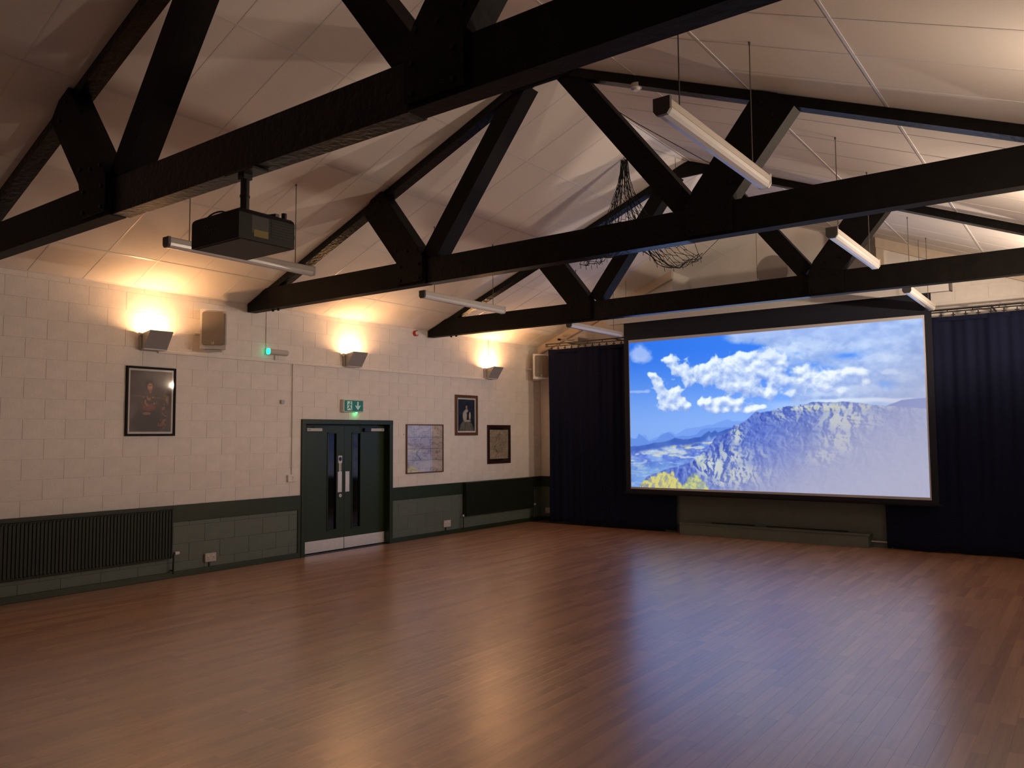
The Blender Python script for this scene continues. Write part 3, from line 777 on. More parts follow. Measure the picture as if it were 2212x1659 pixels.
curtain('stage_curtain', 'navy black curtain right of the screen, running out of the picture', 7.06, W - .05, 13.60, .02, 3.60, 9)
def track(label, x0, x1, Y, zb_, zt_):
    t = thing('curtain_track', label, 'curtain track', ((x0 + x1) / 2, Y, zb_), 'black ladder curtain tracks')
    part(t, 'top_rail', MB().box((x0, Y - .014, zt_ - .022), (x1, Y + .014, zt_)), 'black')
    part(t, 'bottom_rail', MB().box((x0, Y - .010, zb_), (x1, Y + .010, zb_ + .016)), 'black')
    k = x0 + .005
    while k < x1:
        part(t, 'upright', MB().box((k, Y - .006, zb_), (k + .012, Y + .006, zt_)), 'black')
        k += .34
    part(t, 'upright', MB().box((x0 + .045, Y - .006, zb_), (x0 + .055, Y + .006, zt_)), 'black')
    k = x0 + .5
    while k < x1:
        part(t, 'wall_bracket', MB().box((k, Y, zt_ - .02), (k + .025, L, zt_ - .002)), 'black'); k += 1.1
    return t
track('black ladder track above the left curtain', .53, 3.5, 13.70, 3.675, 3.745)
track('black ladder track above the right curtain', 7.0, W - .02, 13.60, 3.662, 3.715)
b = thing('wall_bracket_arm', 'small cream bracket with a black tip above the left curtain track', 'bracket', (.95, 14.0, 3.80))
part(b, 'arm', MB().tube((.88, 13.72, 3.815), (1.14, 13.9, 3.80), .016, 8), 'offwhite')
part(b, 'tip', MB().tube((.84, 13.69, 3.818), (.89, 13.727, 3.815), .024, 8), 'black')
part(b, 'plate', MB().box((1.08, 13.88, 3.74), (1.22, L, 3.86), .006), 'offwhite')

# stage front: long boxed ledge and white pipe
lb = thing('boxed_ledge', 'long low grey-green boxed ledge on the floor under the screen', 'ledge', (5.2, 13.65, 0))
part(lb, 'box', MB().box((3.57, 13.53, .0), (6.80, 13.745, .195), .004), 'stage_grey')
part(lb, 'lid', MB().box((3.55, 13.515, .195), (6.82, 13.75, .212), .004), 'stage_grey')
part(lb, 'slot', MB().box((4.1, 13.735, .212), (4.9, 13.749, .230)), 'black')
part(lb, 'slot', MB().box((5.1, 13.735, .212), (6.45, 13.749, .230)), 'black')
solo('pipe', MB().tube((6.80, 13.735, .09), (7.12, 13.735, .09), .013, 10).tube((7.11, 13.735, .09), (7.11, 13.735, .0), .013, 10), 'white_plastic', 'short white pipe beside the boxed ledge under the screen', 'pipe', (6.95, 13.735, 0))

# faint round disc on the recess wall
dz = thing('round_disc', 'faint grey round disc high on the recess wall', 'wall disc', (4.90, LR, 4.955))
part(dz, 'disc', MB().tube((4.90, LR, 4.955), (4.90, LR - .015, 4.955), .30, 40), 'disc_grey')
part(dz, 'rim', MB().tube((4.90, LR, 4.955), (4.90, LR - .008, 4.955), .306, 40), 'plaster')

# ================================================================== WALL UPLIGHTERS
def uplighter(k, y0, side, label):
    """wedge-shaped halogen uplighter; local x points into the room, y along the wall"""
    t = thing('wall_uplighter', label, 'wall lamp', (0 if side == 'left' else W, y0 + .155 if side == 'left' else y0 + .155, 2.95), 'wedge shaped wall uplighters', rz=0 if side == 'left' else math.pi)
    h, w2 = .245, .155
    th = .006
    # all coordinates local: wall at x=0, bottom at z=0
    front = [(.105, .02), (.262, h), (.262 + th, h), (.105 + th, .02 - th)]
    part(t, 'front_plate', MB().prism([(p[0], p[1]) for p in front], 'y', -w2, w2), 'lamp_grey', local=True)
    part(t, 'side_plate', MB().prism([(.03, .03), (.105, .02), (.262, h), (.06, h - .03)], 'y', -w2, -w2 + .005), 'aluminium', local=True)
    part(t, 'side_plate', MB().prism([(.03, .03), (.105, .02), (.262, h), (.06, h - .03)], 'y', w2 - .005, w2), 'aluminium', local=True)
    part(t, 'back_plate', MB().prism([(.025, .03), (.032, .03), (.066, h - .03), (.06, h - .03)], 'y', -w2, w2), 'aluminium', local=True)
    part(t, 'bottom_rail', MB().box((.03, -w2, .008), (.118, w2, .026), .004), 'white_metal', local=True)
    part(t, 'mounting_box', MB().box((0, -w2 + .02, .0), (.03, w2 - .06, .17), .005), 'aluminium', local=True)
    part(t, 'pivot_knob', MB().tube((.055, -w2 - .035, .20), (.055, -w2, .20), .026, 14), 'offwhite', local=True)
    part(t, 'pivot_bracket', MB().box((0, -w2 - .012, .02), (.07, -w2 - .005, .215)), 'aluminium', local=True)
    part(t, 'lamp_tube', MB().tube((.115, -.07, .10), (.115, .07, .10), .007, 8), 'lamp_tube', local=True)
    ld = bpy.data.lights.new('uplighter_light', 'AREA'); ld.shape = 'RECTANGLE'; ld.size = .05; ld.size_y = .16
    ld.energy = LAMP_W[side][k]; ld.color = LAMP_COL[side]
    lo = bpy.data.objects.new('uplighter_light', ld); COL.objects.link(lo); lo.parent = t
    lo.location = (.185, 0, .20) if LAMP_TILT[side][k] < 60 else (.13, 0, .29); lo.rotation_euler = (math.pi, math.radians(LAMP_TILT[side][k]), 0)  # right lights raised above the fitting, turned to the wall to fill the room
    return t
uplighter(0, 5.215, 'left', 'grey wedge uplighter on the left wall, nearest the framed dark portrait')
uplighter(1, 8.605, 'left', 'grey wedge uplighter on the left wall above the double door')
uplighter(2, 12.27, 'left', 'grey wedge uplighter on the left wall next to the corner loudspeaker')
uplighter(0, 5.215, 'right', 'wedge uplighter on the right wall, outside the picture, nearest the camera')
uplighter(1, 8.605, 'right', 'wedge uplighter on the right wall, outside the picture, middle one')
uplighter(2, 11.45, 'right', 'wedge uplighter on the right wall, outside the picture, beside the right curtain')

# ================================================================== LOUDSPEAKERS
def speaker(c, yaw, label):
    t = thing('loudspeaker', label, 'loudspeaker', c, 'white wall loudspeakers', rz=yaw)
    # local x = front; origin at the centre of the front face bottom
    w2, h, dp = .165, .535, .25
    body = MB().prism([(0, -w2), (0, w2), (-.06, w2), (-dp, w2 * .55), (-dp, -w2 * .55), (-.06, -w2)], 'z', 0, h)
    part(t, 'cabinet', body, 'white_plastic', local=True)
    def rr(w_, h0, h1, r):
        p = []
        for cx, cz, a0 in ((w_ - r, h1 - r, 0), (-w_ + r, h1 - r, 90), (-w_ + r, h0 + r, 180), (w_ - r, h0 + r, 270)):
            for k in range(5): a = math.radians(a0 + 22.5 * k); p.append((cx + r * math.cos(a), cz + r * math.sin(a)))
        return p
    part(t, 'grille', MB().prism(rr(w2 - .026, .050, h - .032, .035), 'x', 0, .020), 'grille', 'dark mesh grille', local=True)
    part(t, 'grille_wing', MB().prism([(-.012, w2 - .026), (.016, w2 - .028), (.002, w2 - .008), (-.04, w2 + .003), (-.05, w2 + .001)], 'z', .06, h - .05), 'grille', local=True)
    part(t, 'badge', MB().box((.022, -.014, .062), (.024, .014, .092)), 'white_plastic', 'small pale badge', local=True)
    part(t, 'badge_mark', MB().box((.024, -.007, .069), (.0246, .007, .085)), 'grey_cap', local=True)
    part(t, 'bracket', MB().box((-dp, -.1, -.018), (-.03, .1, -.004)).box((-dp - .0, -.03, -.018), (-dp + .02, .03, h * .5)), 'white_metal', local=True)
    m = Matrix.Rotation(-yaw, 3, 'Z')
    wallpt = m @ Vector((-c[0], c[0] * math.tan(-.0), 0))
    part(t, 'wall_arm', MB().box((-dp - .0 + .0, -.02, .10), (-dp + .01, .02, .35)).tube((-dp + .005, 0, .22), tuple(m @ Vector((-c[0] + .022, -.10, .22))), .02, 8), 'white_metal', local=True)
    return t
speaker((.29, 6.075, 3.02), math.radians(-38), 'white loudspeaker with dark grille on the left wall above the dark portrait')
speaker((.34, 13.80, 3.02), math.radians(-36), 'white loudspeaker in the corner beside the left curtain')

# ================================================================== LEFT WALL FITTINGS
lab = 'cream cable trunking running level along the left wall'
solo('cable_trunking', MB().box((0, 5.46, 2.935), (.028, 12.36, 2.972), .004), 'cream_paint', lab, 'trunking', (0, 8.9, 2.935))
solo('cable_trunking', MB().box((0, 7.605, 1.26), (.022, 7.645, 2.935), .003), 'cream_paint', 'upright cream trunking between the dark portrait and the door', 'trunking', (0, 7.62, 1.26))
solo('conduit', MB().tube((.008, 7.13, 3.13), (.008, 7.13, 3.75), .007, 8), 'cream_paint', 'thin cream conduit above the emergency light', 'conduit', (.012, 7.13, 3.15))
solo('conduit', MB().tube((.012, 12.43, 3.17), (.012, 12.43, 3.75), .018, 8), 'cream_paint', 'thin cream conduit rising above the uplighter nearest the corner', 'conduit', (.012, 12.43, 3.17))
def socket(name, y0, y1, z0, z1, m, label, cat, n=2, depth=.04):
    t = thing(name, label, cat, (0, (y0 + y1) / 2, z0))
    part(t, 'back_box', MB().box((-.002, y0 + .004, z0 + .004), (depth - .012, y1 - .004, z1 - .004), .003), m)
    part(t, 'face_plate', MB().box((depth - .012, y0, z0), (depth, y1, z1), .003), m)
    for k in range(n):
        yy = y0 + (y1 - y0) * (k + .5) / n
        part(t, 'switch', MB().box((depth, yy - .012, z1 - .045), (depth + .004, yy + .012, z1 - .022), .001), 'white_plastic')
        part(t, 'pin_holes', MB().box((depth, yy - .004, z0 + .052), (depth + .0006, yy + .004, z0 + .064)).box((depth, yy - .016, z0 + .028), (depth + .0006, yy - .008, z0 + .034)).box((depth, yy + .008, z0 + .028), (depth + .0006, yy + .016, z0 + .034)), 'black')
    return t
s1 = socket('power_socket', 6.18, 6.345, .145, .26, 'offwhite', 'white double power socket on the green wall near the large radiator', 'socket')
part(s1, 'feed_conduit', MB().box((.0, 6.25, .078), (.014, 6.27, .15)), 'green_rad')
s2 = socket('power_socket', 11.03, 11.22, .145, .265, 'offwhite', 'white double power socket right of the double door near the floor', 'socket')
part(s2, 'feed_conduit', MB().box((.0, 11.10, .078), (.014, 11.12, .15)), 'green_rad')
socket('switch_box', 7.53, 7.69, 1.155, 1.262, 'cream_paint', 'cream switch box at the foot of the trunking beside the door', 'switch', 1)
solo('wall_sensor', MB().box((0, 7.39, 2.325), (.035, 7.455, 2.385), .008), 'offwhite', 'tiny grey box on the wall left of the door', 'sensor', (0, 7.42, 2.325))
t = thing('power_socket', 'pale socket low on the gable wall beside the left curtain', 'socket', (.20, L, .15))
part(t, 'face_plate', MB().box((.13, L - .04, .15), (.25, L, .265), .004), 'offwhite')
part(t, 'pin_holes', MB().box((.175, L - .0406, .20), (.183, L - .04, .212)).box((.165, L - .0406, .178), (.173, L - .04, .184)), 'black')
# emergency light
t = thing('emergency_light', 'clear tubular emergency light with a green indicator at its left end', 'emergency light', (0, 7.3, 3.03))
part(t, 'base', MB().box((0, 7.12, 3.045), (.03, 7.50, 3.135), .006), 'white_plastic')
part(t, 'diffuser', MB().box((.03, 7.13, 3.05), (.085, 7.49, 3.13), .022), 'offwhite')
part(t, 'green_indicator', MB().box((.028, 7.105, 3.045), (.09, 7.155, 3.137), .02), 'led_green', 'glowing green end')
part(t, 'feed_conduit', MB().box((0, 7.275, 2.972), (.014, 7.295, 3.05)), 'offwhite')
# fire sounder by the far truss
t = thing('fire_sounder', 'red fire sounder with a white face under the farthest truss end', 'fire alarm', (0, 10.30, 3.67))
part(t, 'red_body', MB().tube((0, 10.29, 3.675), (.055, 10.29, 3.675), .052, 18), 'red_plastic')
part(t, 'white_face', MB().tube((.055, 10.29, 3.675), (.085, 10.29, 3.675), .040, 18, .032), 'white_plastic')
# exit sign
t = thing('exit_sign', 'green and white running-man exit sign above the double door', 'exit sign', (0, 8.79, 2.22))
ey0, ey1, ez0, ez1, ex = 8.565, 9.00, 2.225, 2.43, .075
part(t, 'housing', MB().box((0, ey0, ez0), (ex, ey1, ez1), .008), 'white_plastic')
part(t, 'green_face', MB().box((ex, ey0 + .018, ez0 + .016), (ex + .002, ey1 - .018, ez1 - .016)), 'exit_green')
fx = ex + .002
def flat(polys, x0, x1):
    mb = MB()
    for p in polys: mb.prism(p, 'x', x0, x1)
    return mb
dyo = ey0 + .075
part(t, 'doorway_pictogram', flat([[(dyo, ez0 + .03), (dyo + .105, ez0 + .03), (dyo + .105, ez1 - .03), (dyo, ez1 - .03)]], fx, fx + .001), 'exit_white')
mx, mz = dyo + .055, ez0 + .03
man = [[(mx + .012 + .013 * math.cos(a), mz + .128 + .013 * math.sin(a)) for a in [k * math.pi / 5 for k in range(10)]],
       [(mx - .012, mz + .062), (mx + .010, mz + .058), (mx + .020, mz + .108), (mx - .002, mz + .112)],
       [(mx - .002, mz + .112), (mx - .036, mz + .098), (mx - .040, mz + .070), (mx - .032, mz + .070), (mx - .026, mz + .090), (mx + .0, mz + .098)],
       [(mx + .014, mz + .106), (mx + .044, mz + .080), (mx + .038, mz + .074), (mx + .012, mz + .094)],
       [(mx - .012, mz + .064), (mx + .012, mz + .060), (mx + .030, mz + .030), (mx + .040, mz + .004), (mx + .028, mz + .002), (mx + .016, mz + .026), (mx - .008, mz + .048)],
       [(mx - .012, mz + .064), (mx - .002, mz + .048), (mx - .018, mz + .026), (mx - .046, mz + .018), (mx - .048, mz + .028), (mx - .028, mz + .036)]]
part(t, 'running_man_pictogram', flat(man, fx + .001, fx + .002), 'exit_green')
ay, az = ey0 + .305, ez0 + .033
part(t, 'arrow_pictogram', flat([[(ay - .014, az + .062), (ay + .014, az + .062), (ay + .014, az + .138), (ay - .014, az + .138)],
                                 [(ay, az), (ay + .058, az + .070), (ay + .052, az + .082), (ay + .014, az + .062), (ay - .014, az + .062), (ay - .052, az + .082), (ay - .058, az + .070)]], fx, fx + .001), 'exit_white')
part(t, 'indicator', MB().tube((.045, ey0 + .305, ez0 - .010), (.045, ey0 + .305, ez0 + .002), .012, 10), 'led_exit', 'green indicator lamp')

# ---- pictures
def portrait_dark(w_, h):
    U, V_ = np.meshgrid(np.linspace(0, 1, w_), np.linspace(0, 1, h)); n = fbm(U * 7, V_ * 9, 5, 5); n2 = fbm(U * 22, V_ * 30, 9, 4)
    img = np.ones((h, w_, 3)) * np.array([56, 46, 44.]) * (.75 + .5 * n[..., None])
    E_ = lambda cx, cy, rx, ry, s=.25: sm(1 + s, 1 - s, np.hypot((U - cx) / rx, (V_ - cy) / ry) + (n2 - .5) * .3)
    img = mixc(img, (78, 68, 72), E_(.1, .66, .14, .14) * .7)            # pale chair arm
    img = mixc(img, (52, 40, 34), E_(.46, .56, .30, .17))                # tunic
    img = mixc(img, (30, 24, 22), E_(.42, .84, .36, .22))                # dark skirt and trousers
    img = mixc(img, (34, 26, 24), E_(.45, .22, .10, .08))                # hair
    img = mixc(img, (150, 112, 88), E_(.47, .26, .062, .062))            # face
    img = mixc(img, (120, 88, 70), E_(.48, .33, .035, .035))
    img = mixc(img, (66, 50, 42), E_(.47, .24, .05, .010, .4) * .8)
    img = mixc(img, (128, 92, 72), E_(.40, .70, .10, .024) * .8)         # clasped hands
    img = mixc(img, (126, 96, 60), (np.abs(V_ - (.43 + .05 * (U - .5))) < .012) * ((U > .06) & (U < .92)) * .35 * (n2 + .4))
    img = mixc(img, (150, 120, 78), sm(.56, .7, n2) * E_(.45, .5, .2, .1) * .8)   # braid and buttons
    img = mixc(img, (128, 66, 48), E_(.45, .60, .16, .06) * .55)
    img = mixc(img, (116, 92, 60), sm(.52, .66, n2) * E_(.84, .62, .08, .30) * .8)   # gilded chair post
    img = mixc(img, (120, 98, 84), E_(.90, .47, .035, .07) * .7)
    img = mixc(img, (110, 70, 46), sm(.52, .66, n2) * E_(.76, .88, .10, .10) * .8)
    return srgb(np.clip(img * 1.5, 0, 255))
def portrait_lady(w_, h):
    U, V_ = np.meshgrid(np.linspace(0, 1, w_), np.linspace(0, 1, h)); n = fbm(U * 6, V_ * 9, 15, 5); n2 = fbm(U * 22, V_ * 34, 19, 4)
    img = np.ones((h, w_, 3)) * np.array([44, 58, 82.]) * (.6 + .75 * n[..., None]) * (1 - .35 * V_[..., None])
    E_ = lambda cx, cy, rx, ry, s=.22: sm(1 + s, 1 - s, np.hypot((U - cx) / rx, (V_ - cy) / ry) + (n2 - .5) * .25)
    sk = sm(.02, -.02, np.abs(U - .5) - np.interp(V_, [.62, .68, .8, .97], [.02, .2, .36, .44])) * sm(.66, .70, V_ + .03 * n)
    img = mixc(img, (140, 138, 126), sk * (.75 + .25 * n2)); img = mixc(img, (92, 90, 84), sk * sm(.5, .62, fbm(U * 14, V_ * 6, 33, 4)) * .7)
    img = mixc(img, (30, 34, 46), E_(.60, .50, .14, .16))
    img = mixc(img, (206, 204, 192), E_(.40, .52, .13, .17)); img = mixc(img, (206, 204, 192), E_(.50, .36, .10, .06))
    img = mixc(img, (206, 200, 188), E_(.70, .52, .06, .13)); img = mixc(img, (196, 190, 178), E_(.56, .68, .22, .035))
    img = mixc(img, (26, 22, 22), E_(.50, .205, .095, .055)); img = mixc(img, (196, 168, 146), E_(.50, .235, .055, .048))
    img = mixc(img, (190, 164, 144), E_(.50, .30, .04, .035))
    return srgb(np.clip(img, 0, 255))
def old_map(w_, h, base, seed, coast, grid=False):
    U, V_ = np.meshgrid(np.linspace(0, 1, w_), np.linspace(0, 1, h)); n = fbm(U * 5, V_ * 7, seed, 5); n2 = fbm(U * 18, V_ * 24, seed + 7, 4)
    img = np.ones((h, w_, 3)) * np.asarray(base, float) * (.86 + .28 * n[..., None])
    land = sm(.02, -.02, np.hypot((U - .5) / .46, (V_ - .48) / .44) - .75 - .5 * (n - .5) * 2 * .6)
    img = mixc(img, np.asarray(base) * .90, land * .6)
    for k, th in enumerate((.42, .5, .58)):
        f = fbm(U * 4 + 3 * k, V_ * 6, seed + 20 + k, 5); line = sm(.018, .004, np.abs(f - th))
        img = mixc(img, coast, line * .55)
    img = mixc(img, coast, sm(.03, .008, np.abs(n2 - .5)) * land * .22)
    rv = np.abs(U - (.42 + .12 * np.sin(V_ * 7) + .06 * np.sin(V_ * 19))); img = mixc(img, np.asarray(coast) * .8, sm(.018, .006, rv) * ((V_ > .45) & (V_ < .75)) * .9)
    if grid:
        for g in (.25, .5, .75): img = mixc(img, (96, 92, 90), sm(.006, .003, np.abs(V_ - g)) * .9)
        img = mixc(img, (96, 92, 90), sm(.006, .003, np.abs(U - .655)) * .8)
    return srgb(np.clip(img, 0, 255))
def framed(name, label, cat, y0, y1, z0, z1, fw, fm, mat_w, mat_m, img, depth=.028, yaw=0.0):
    """hung on the left wall, hinged at its near edge when yaw is given"""
    t = thing(name, label, cat, (0, y0, z0), rz=yaw)
    w_, h = y1 - y0, z1 - z0
    mb = MB()
    mb.box((.0, 0, 0), (depth, fw, h), .003).box((.0, w_ - fw, 0), (depth, w_, h), .003).box((.0, fw - .002, 0), (depth, w_ - fw + .002, fw), .003).box((.0, fw - .002, h - fw), (depth, w_ - fw + .002, h), .003)
    part(t, 'frame', mb, fm, local=True)
    part(t, 'backing', MB().box((.002, fw * .5, fw * .5), (depth - .016, w_ - fw * .5, h - fw * .5)), mat_m, local=True)
    a = fw + mat_w if not isinstance(mat_w, tuple) else None
    mx_, mz_ = (fw + mat_w, fw + mat_w) if a else (fw + mat_w[0], fw + mat_w[1])
    xx = depth - .0145
    grid_picture(t, 'print', (xx, mx_, h - mz_), (xx, w_ - mx_, h - mz_), (xx, mx_, mz_), img, 'picture', local=True)
    part(t, 'glass', MB().box((depth - .010, fw - .002, fw - .002), (depth - .0075, w_ - fw + .002, h - fw + .002)), 'glazing', local=True)
    return t
framed('framed_portrait', 'large black framed portrait of a seated figure in dark uniform', 'picture', 5.05, 5.715, 1.855, 2.745, .028, 'frame_black', .026, 'mount_white', portrait_dark(90, 124))
framed('framed_portrait', 'oak framed portrait of a seated lady in a white dress', 'picture', 11.38, 12.05, 1.835, 2.612, .055, 'frame_oak', .030, 'mount_white', portrait_lady(70, 110))
framed('framed_map', 'wide glazed pale map right of the double door, mirroring the screen', 'map', 10.06, 11.02, 1.165, 2.04, .020, 'frame_oak', .004, 'mount_white', old_map(120, 120, (216, 206, 202), 55, (104, 98, 96), True), .03, yaw=-math.radians(.8))
framed('framed_map', 'dark framed old map with brown coastlines by the corner', 'map', 12.36, 13.12, 1.262, 2.04, .062, 'frame_dark', (.012, .035), 'black_matt', old_map(96, 110, (188, 174, 150), 77, (74, 66, 58)))
solo('picture_hook', MB().tube((.0, 11.72, 2.64), (.018, 11.72, 2.64), .006, 8), 'steel', 'small hook above the oak framed portrait', 'hook', (0, 11.72, 2.64))
solo('picture_hook', MB().tube((.0, 10.01, 1.86), (.02, 10.01, 1.86), .012, 8), 'white_plastic', 'small white knob left of the wide pale map', 'hook', (0, 10.01, 1.86))

# ---- radiators
def radiator(y0, y1, z0, z1, label, valve_y, pipe_y):
    t = thing('radiator', label, 'radiator', (.05, (y0 + y1) / 2, z0), 'dark green panel radiators')
    part(t, 'panel', MB().box((.05, y0, z0), (.105, y1, z1 - .03), .006), 'green_rad')
    part(t, 'top_grille', MB().box((.035, y0, z1 - .028), (.118, y1, z1), .004), 'green_rad')
    part(t, 'side_panel', MB().box((.035, y0 - .006, z0 + .01), (.118, y0 + .012, z1), .003), 'green_rad')
    part(t, 'side_panel', MB().box((.035, y1 - .012, z0 + .01), (.118, y1 + .006, z1), .003), 'green_rad')
    me = None; k = y0 + .035
    while k < y1 - .02:
        if me is None:
            mb = MB(); zz = z1 - .05
            mb.add([(0, -.013, 0), (.013, -.007, .02), (.013, .007, .02), (0, .013, 0), (0, -.013, zz - z0), (.013, -.007, zz - z0 - .02), (.013, .007, zz - z0 - .02), (0, .013, zz - z0)],
                   [(0, 1, 5, 4), (1, 2, 6, 5), (2, 3, 7, 6), (0, 3, 2, 1), (4, 5, 6, 7)], False)
            me = mb.data('rib', 'green_rad')
        o = inst(t, 'rib', me, tuple(Vector((.105, k, z0 + .012)) - t.location)); k += .0417
    for yy in (y0 + .25, y1 - .25): part(t, 'wall_bracket', MB().box((.006, yy - .02, z0 + .08), (.052, yy + .02, z1 - .1)), 'green_rad')
    part(t, 'valve', MB().tube((.075, valve_y, z0 + .055), (.075, valve_y + .05, z0 + .055), .012, 10).tube((.075, valve_y + .04, z0 + .055), (.075, valve_y + .04, .06), .011, 8).tube((.075, valve_y + .04, .10), (.01, valve_y + .04, .10), .010, 8), 'green_rad')
    part(t, 'valve_head', MB().tube((.075, valve_y + .052, z0 + .058), (.075, valve_y + .115, z0 + .058), .024, 14, .021), 'white_plastic', 'white thermostatic valve head')
    part(t, 'pipe', MB().tube((.075, pipe_y, z0 + .05), (.075, pipe_y, .06), .011, 8).tube((.075, pipe_y, z0 + .05), (.075, y0 + .01, z0 + .05), .011, 8), 'green_rad')
    return t
radiator(2.95, 5.655, .265, .925, 'long dark green radiator at the left edge of the picture', 5.66, 2.89)
radiator(11.60, 13.80, .30, .938, 'dark green radiator below the two small framed pictures near the corner', 13.80, 11.54)
solo('valve_cap', MB().tube((.075, 11.54, .335), (.075, 11.54, .30), .016, 10), 'white_plastic', 'small pale cap on the pipe left of the far radiator', 'valve cap', (.075, 11.54, .30))

# ================================================================== SUSPENDED BATTENS
def batten(x, y0, y1, z, label):
    t = thing('strip_light', label, 'strip light', (x, (y0 + y1) / 2, z), 'suspended strip lights')
    p = [(-.040, .105), (.040, .105), (.052, .090), (.052, .048), (-.052, .048), (-.052, .090)]
    q = [(-.050, .047), (.050, .047), (.046, .020), (.030, .004), (0, .0), (-.030, .004), (-.046, .020)]
    part(t, 'body', MB().prism([(x + a, z + b) for a, b in p], 'y', y0 + .01, y1 - .01), 'batten_body')
    part(t, 'diffuser', MB().prism([(x + a, z + b) for a, b in q], 'y', y0 + .02, y1 - .02), 'batten_diffuser')
    e = [(-.054, .107), (.054, .107), (.054, .030), (.034, .002), (-.034, .002), (-.054, .030)]
    part(t, 'end_cap', MB().prism([(x + a, z + b) for a, b in e], 'y', y0 - .004, y0 + .022), 'grey_cap')
    part(t, 'end_cap', MB().prism([(x + a, z + b) for a, b in e], 'y', y1 - .022, y1 + .004), 'batten_body')
    for yy in (y0 + .25, y1 - .25):
        part(t, 'suspension_wire', MB().tube((x, yy, z + .10), (x, yy, roof(x) - .002), .0045, 6), 'wire')
        part(t, 'ceiling_hook', MB().tube((x, yy, roof(x) - .02), (x, yy, roof(x) + .004), .009, 8), 'grey_cap')
    return t
batten(2.48, 4.145, 5.965, 3.715, 'strip light hanging on the left behind the projector')
batten(2.48, 7.835, 9.660, 3.710, 'strip light hanging on the left between the middle and far trusses')
batten(2.48, 11.55, 13.39, 3.700, 'strip light hanging on the left above the curtain')
batten(7.86, 4.130, 5.890, 3.690, 'strip light hanging on the right, nearest and largest')
batten(7.86, 7.770, 9.580, 3.685, 'strip light hanging on the right between the middle and far trusses')
batten(7.86, 11.40, 13.31, 3.670, 'strip light hanging on the right end of the screen casing')

# ================================================================== PROJECTOR
PX0, PX1, PY0, PY1, PZ = 4.925, 5.465, 2.95, 3.385, 3.11
pj = thing('projector', 'black ceiling projector with a yellow warning label, under the nearest truss', 'projector', (5.2, 3.16, PZ))
body = MB(); bm = bmesh.new(); bmesh.ops.create_cube(bm, size=1)
bmesh.ops.scale(bm, vec=(PX1 - PX0, PY1 - PY0, .205), verts=bm.verts); bmesh.ops.translate(bm, vec=((PX0 + PX1) / 2, (PY0 + PY1) / 2, PZ + .1025), verts=bm.verts)
bmesh.ops.bevel(bm, geom=[e for e in bm.edges if e.verts[0].co.z > PZ + .1 and e.verts[1].co.z > PZ + .1], offset=.035, segments=3, affect='EDGES', profile=.5)
body.bm(bm)
part(pj, 'body', body, 'black_plastic')
part(pj, 'underside_panel', MB().box((PX0 + .02, PY0 + .02, PZ - .004), (PX1 - .02, PY1 - .02, PZ + .002), .002), 'label_grey')
part(pj, 'side_label', MB().box((PX1, PY0 + .095, PZ + .05), (PX1 + .0012, PY0 + .225, PZ + .165)), 'label_grey')
part(pj, 'warning_label', MB().box((PX1 + .0012, PY0 + .11, PZ + .028), (PX1 + .0026, PY0 + .222, PZ + .074)), 'yellow_label', 'yellow warning label')
vn = MB()
for k in range(7): vn.box((PX1, PY0 + .245, PZ + .05 + k * .018), (PX1 + .003, PY1 - .03, PZ + .058 + k * .018))
part(pj, 'vent_slats', vn, 'black_matt')
cn = MB()
for k in range(4): cn.box((PX0 + .14 + k * .035, PY0 - .002, PZ + .12), (PX0 + .164 + k * .035, PY0, PZ + .132)).box((PX0 + .14 + k * .03, PY0 - .002, PZ + .085), (PX0 + .158 + k * .03, PY0, PZ + .097))
part(pj, 'connector_panel', cn, 'label_grey')
part(pj, 'lens', MB().tube((5.35, PY1 - .02, PZ + .1), (5.35, PY1 + .05, PZ + .1), .055, 20), 'black')
part(pj, 'foot', MB().tube((PX1 - .05, PY1 - .05, PZ + .20), (PX1 - .05, PY1 - .05, PZ + .245), .018, 12), 'black')
mt = part(pj, 'mount_plate', MB().prism([(5.08, PZ + .2), (5.40, PZ + .2), (5.34, PZ + .238), (5.15, PZ + .238)], 'y', 3.06, 3.26), 'black')
part(mt, 'mount_arm', MB().beam((5.22, PZ + .232), (4.97, PZ + .215), .02, .03, 3.06).beam((5.22, PZ + .232), (5.45, PZ + .21), .02, .03, 3.24), 'black')
part(pj, 'pole', MB().tube((5.225, 3.155, PZ + .22), (5.225, 3.155, ZB - .01), .030, 16).tube((5.225, 3.155, 3.46), (5.225, 3.155, 3.475), .034, 16), 'black')
part(pj, 'ceiling_plate', MB().box((5.08, 3.09, ZB - .015), (5.40, 3.22, ZB + .001), .003).box((5.19, 3.12, ZB - .05), (5.26, 3.19, ZB - .01), .004), 'black')
loop = [(5.00 - .10 * math.cos(a) + .04, 3.05 + .03 * math.sin(a * .5), PZ + .225 + .040 * math.sin(a)) for a in [k * math.pi * 1.15 / 12 - .25 for k in range(13)]]
part(pj, 'cable', MB().path(loop + [(5.16, 3.12, PZ + .235), (5.21, 3.14, PZ + .25)], .006, 6).path([(4.96, 3.0, PZ + .19), (5.03, 3.04, PZ + .225), (5.18, 3.10, PZ + .235)], .006, 6), 'black')
solo('cable', MB().path([(2.83, 3.15, 4.06), (2.81, 3.17, 3.99), (2.80, 3.18, 3.93)], .014, 8).path([(2.83, 3.15, 4.06), (2.90, 3.12, 4.12)], .014, 8), 'black', 'short black cable at the foot of the nearest truss strut', 'cable', (2.80, 3.18, 3.93))

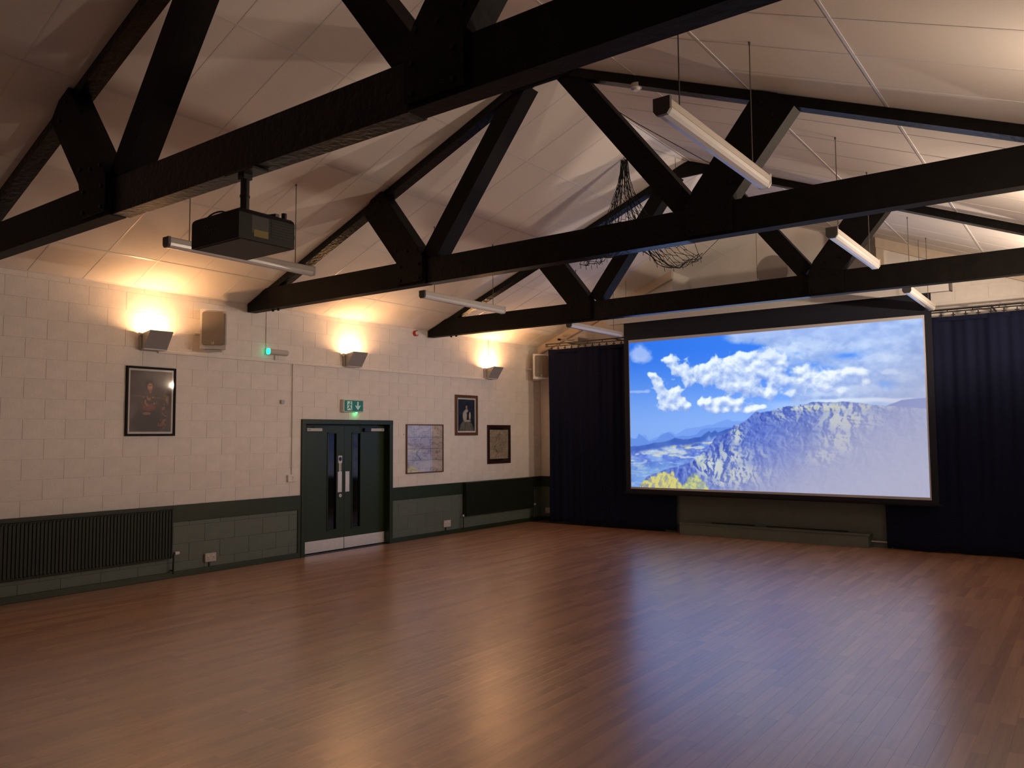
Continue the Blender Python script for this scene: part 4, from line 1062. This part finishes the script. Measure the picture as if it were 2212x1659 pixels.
# smoke detector under the right rafter of the middle truss
t = thing('smoke_detector', 'small cream smoke detector under the right rafter of the middle truss', 'smoke detector', (6.30, 6.86, 5.22))
zz = roof(6.30) - .095 / CA
part(t, 'base', MB().tube((6.30, 6.84, zz + .02), (6.30, 6.84, zz - .022), .055, 18), 'offwhite')
part(t, 'chamber', MB().tube((6.30, 6.84, zz - .022), (6.30, 6.84, zz - .045), .040, 18, .03), 'white_plastic')

# ================================================================== CARGO NET
def net():
    ny = 9.5
    apex = Vector((4.72, ny, 5.62))
    hem = [(3.99, 4.26), (4.08, 4.235), (4.17, 4.225), (4.26, 4.23), (4.34, 4.27), (4.42, 4.30), (4.56, 4.315), (4.70, 4.32), (4.84, 4.33), (4.98, 4.31), (5.08, 4.22), (5.18, 4.12), (5.29, 4.05), (5.42, 4.03), (5.55, 4.045), (5.68, 4.07), (5.80, 4.10)]
    hem = [p for a, b in zip(hem, hem[1:]) for p in (a, ((a[0] + b[0]) / 2, (a[1] + b[1]) / 2 - .004))] + [hem[-1]]
    r = random.Random(12); mb = MB(); rows = 26; G = []
    for j, (hx, hz) in enumerate(hem):
        col = []
        for i in range(rows + 1):
            t = i / rows; g = .06 + .94 * t ** 1.75
            ax = apex.x + (4.62 - apex.x) * t
            x = ax + (hx - ax) * g if i else apex.x + (j - 16) * .003
            hz2 = hz + .05 * (1 - t)
            z = apex.z + (hz2 - apex.z) * (t ** .9)
            y = ny + .10 * math.sin(j * 1.3) * t + r.uniform(-.012, .012)
            col.append(Vector((x + r.uniform(-.010, .010) * t, y, z + r.uniform(-.008, .008))))
        G.append(col)
    for col in G: mb.path(col, .0036, 4)
    for j in range(len(G) - 1):
        for i in range(1, rows + 1):
            if (i + j) % 2 == 0: mb.tube(G[j][i], G[j + 1][min(rows, i + (1 if r.random() < .5 else 0))], .004, 4, caps=False)
    # rolled swags along the hem
    for q in range(5):
        pts = [Vector((hx, ny + .08 * math.sin(j + q * 1.7), hz + .045 * q * (.4 + .6 * math.sin(j * .39)) + r.uniform(-.01, .01))) for j, (hx, hz) in enumerate(hem)]
        mb.path(pts, .0055 if q == 0 else .0042, 4)
    for j, (hx, hz) in enumerate(hem):
        if j % 2 == 0: mb.tube((hx, ny, hz), (hx + .01, ny, hz - .07), .0035, 4)
    t = thing('cargo_net', 'black knotted net hanging from the ridge between the middle and far trusses', 'net', (4.9, ny, 4.05))
    part(t, 'mesh', mb, 'net_cord')
    cd = MB()
    cd.tube(apex, (4.72, ny, roof(4.72)), .006, 5)
    cd.path([(5.80, ny, 4.10), (5.92, 10.2, 4.6), (6.03, 10.55, roof(6.03) - .02)], .0035, 5)
    cd.path([(5.80, ny, 4.10), (5.77, ny, 4.16), (5.3, 9.9, 5.2), (5.16, 10.2, 5.75)], .0035, 5)
    part(t, 'hanging_cord', cd, 'net_cord')
net()
solo('rope', MB().path([(5.24, 7.2, 5.78), (5.6, 8.2, 5.50), (5.95, 9.4, 5.30), (6.2, 10.62, 5.33)], .005, 5), 'net_cord', 'thin dark cord strung below the ridge between the middle and far trusses', 'cord', (5.6, 8.2, 5.5))
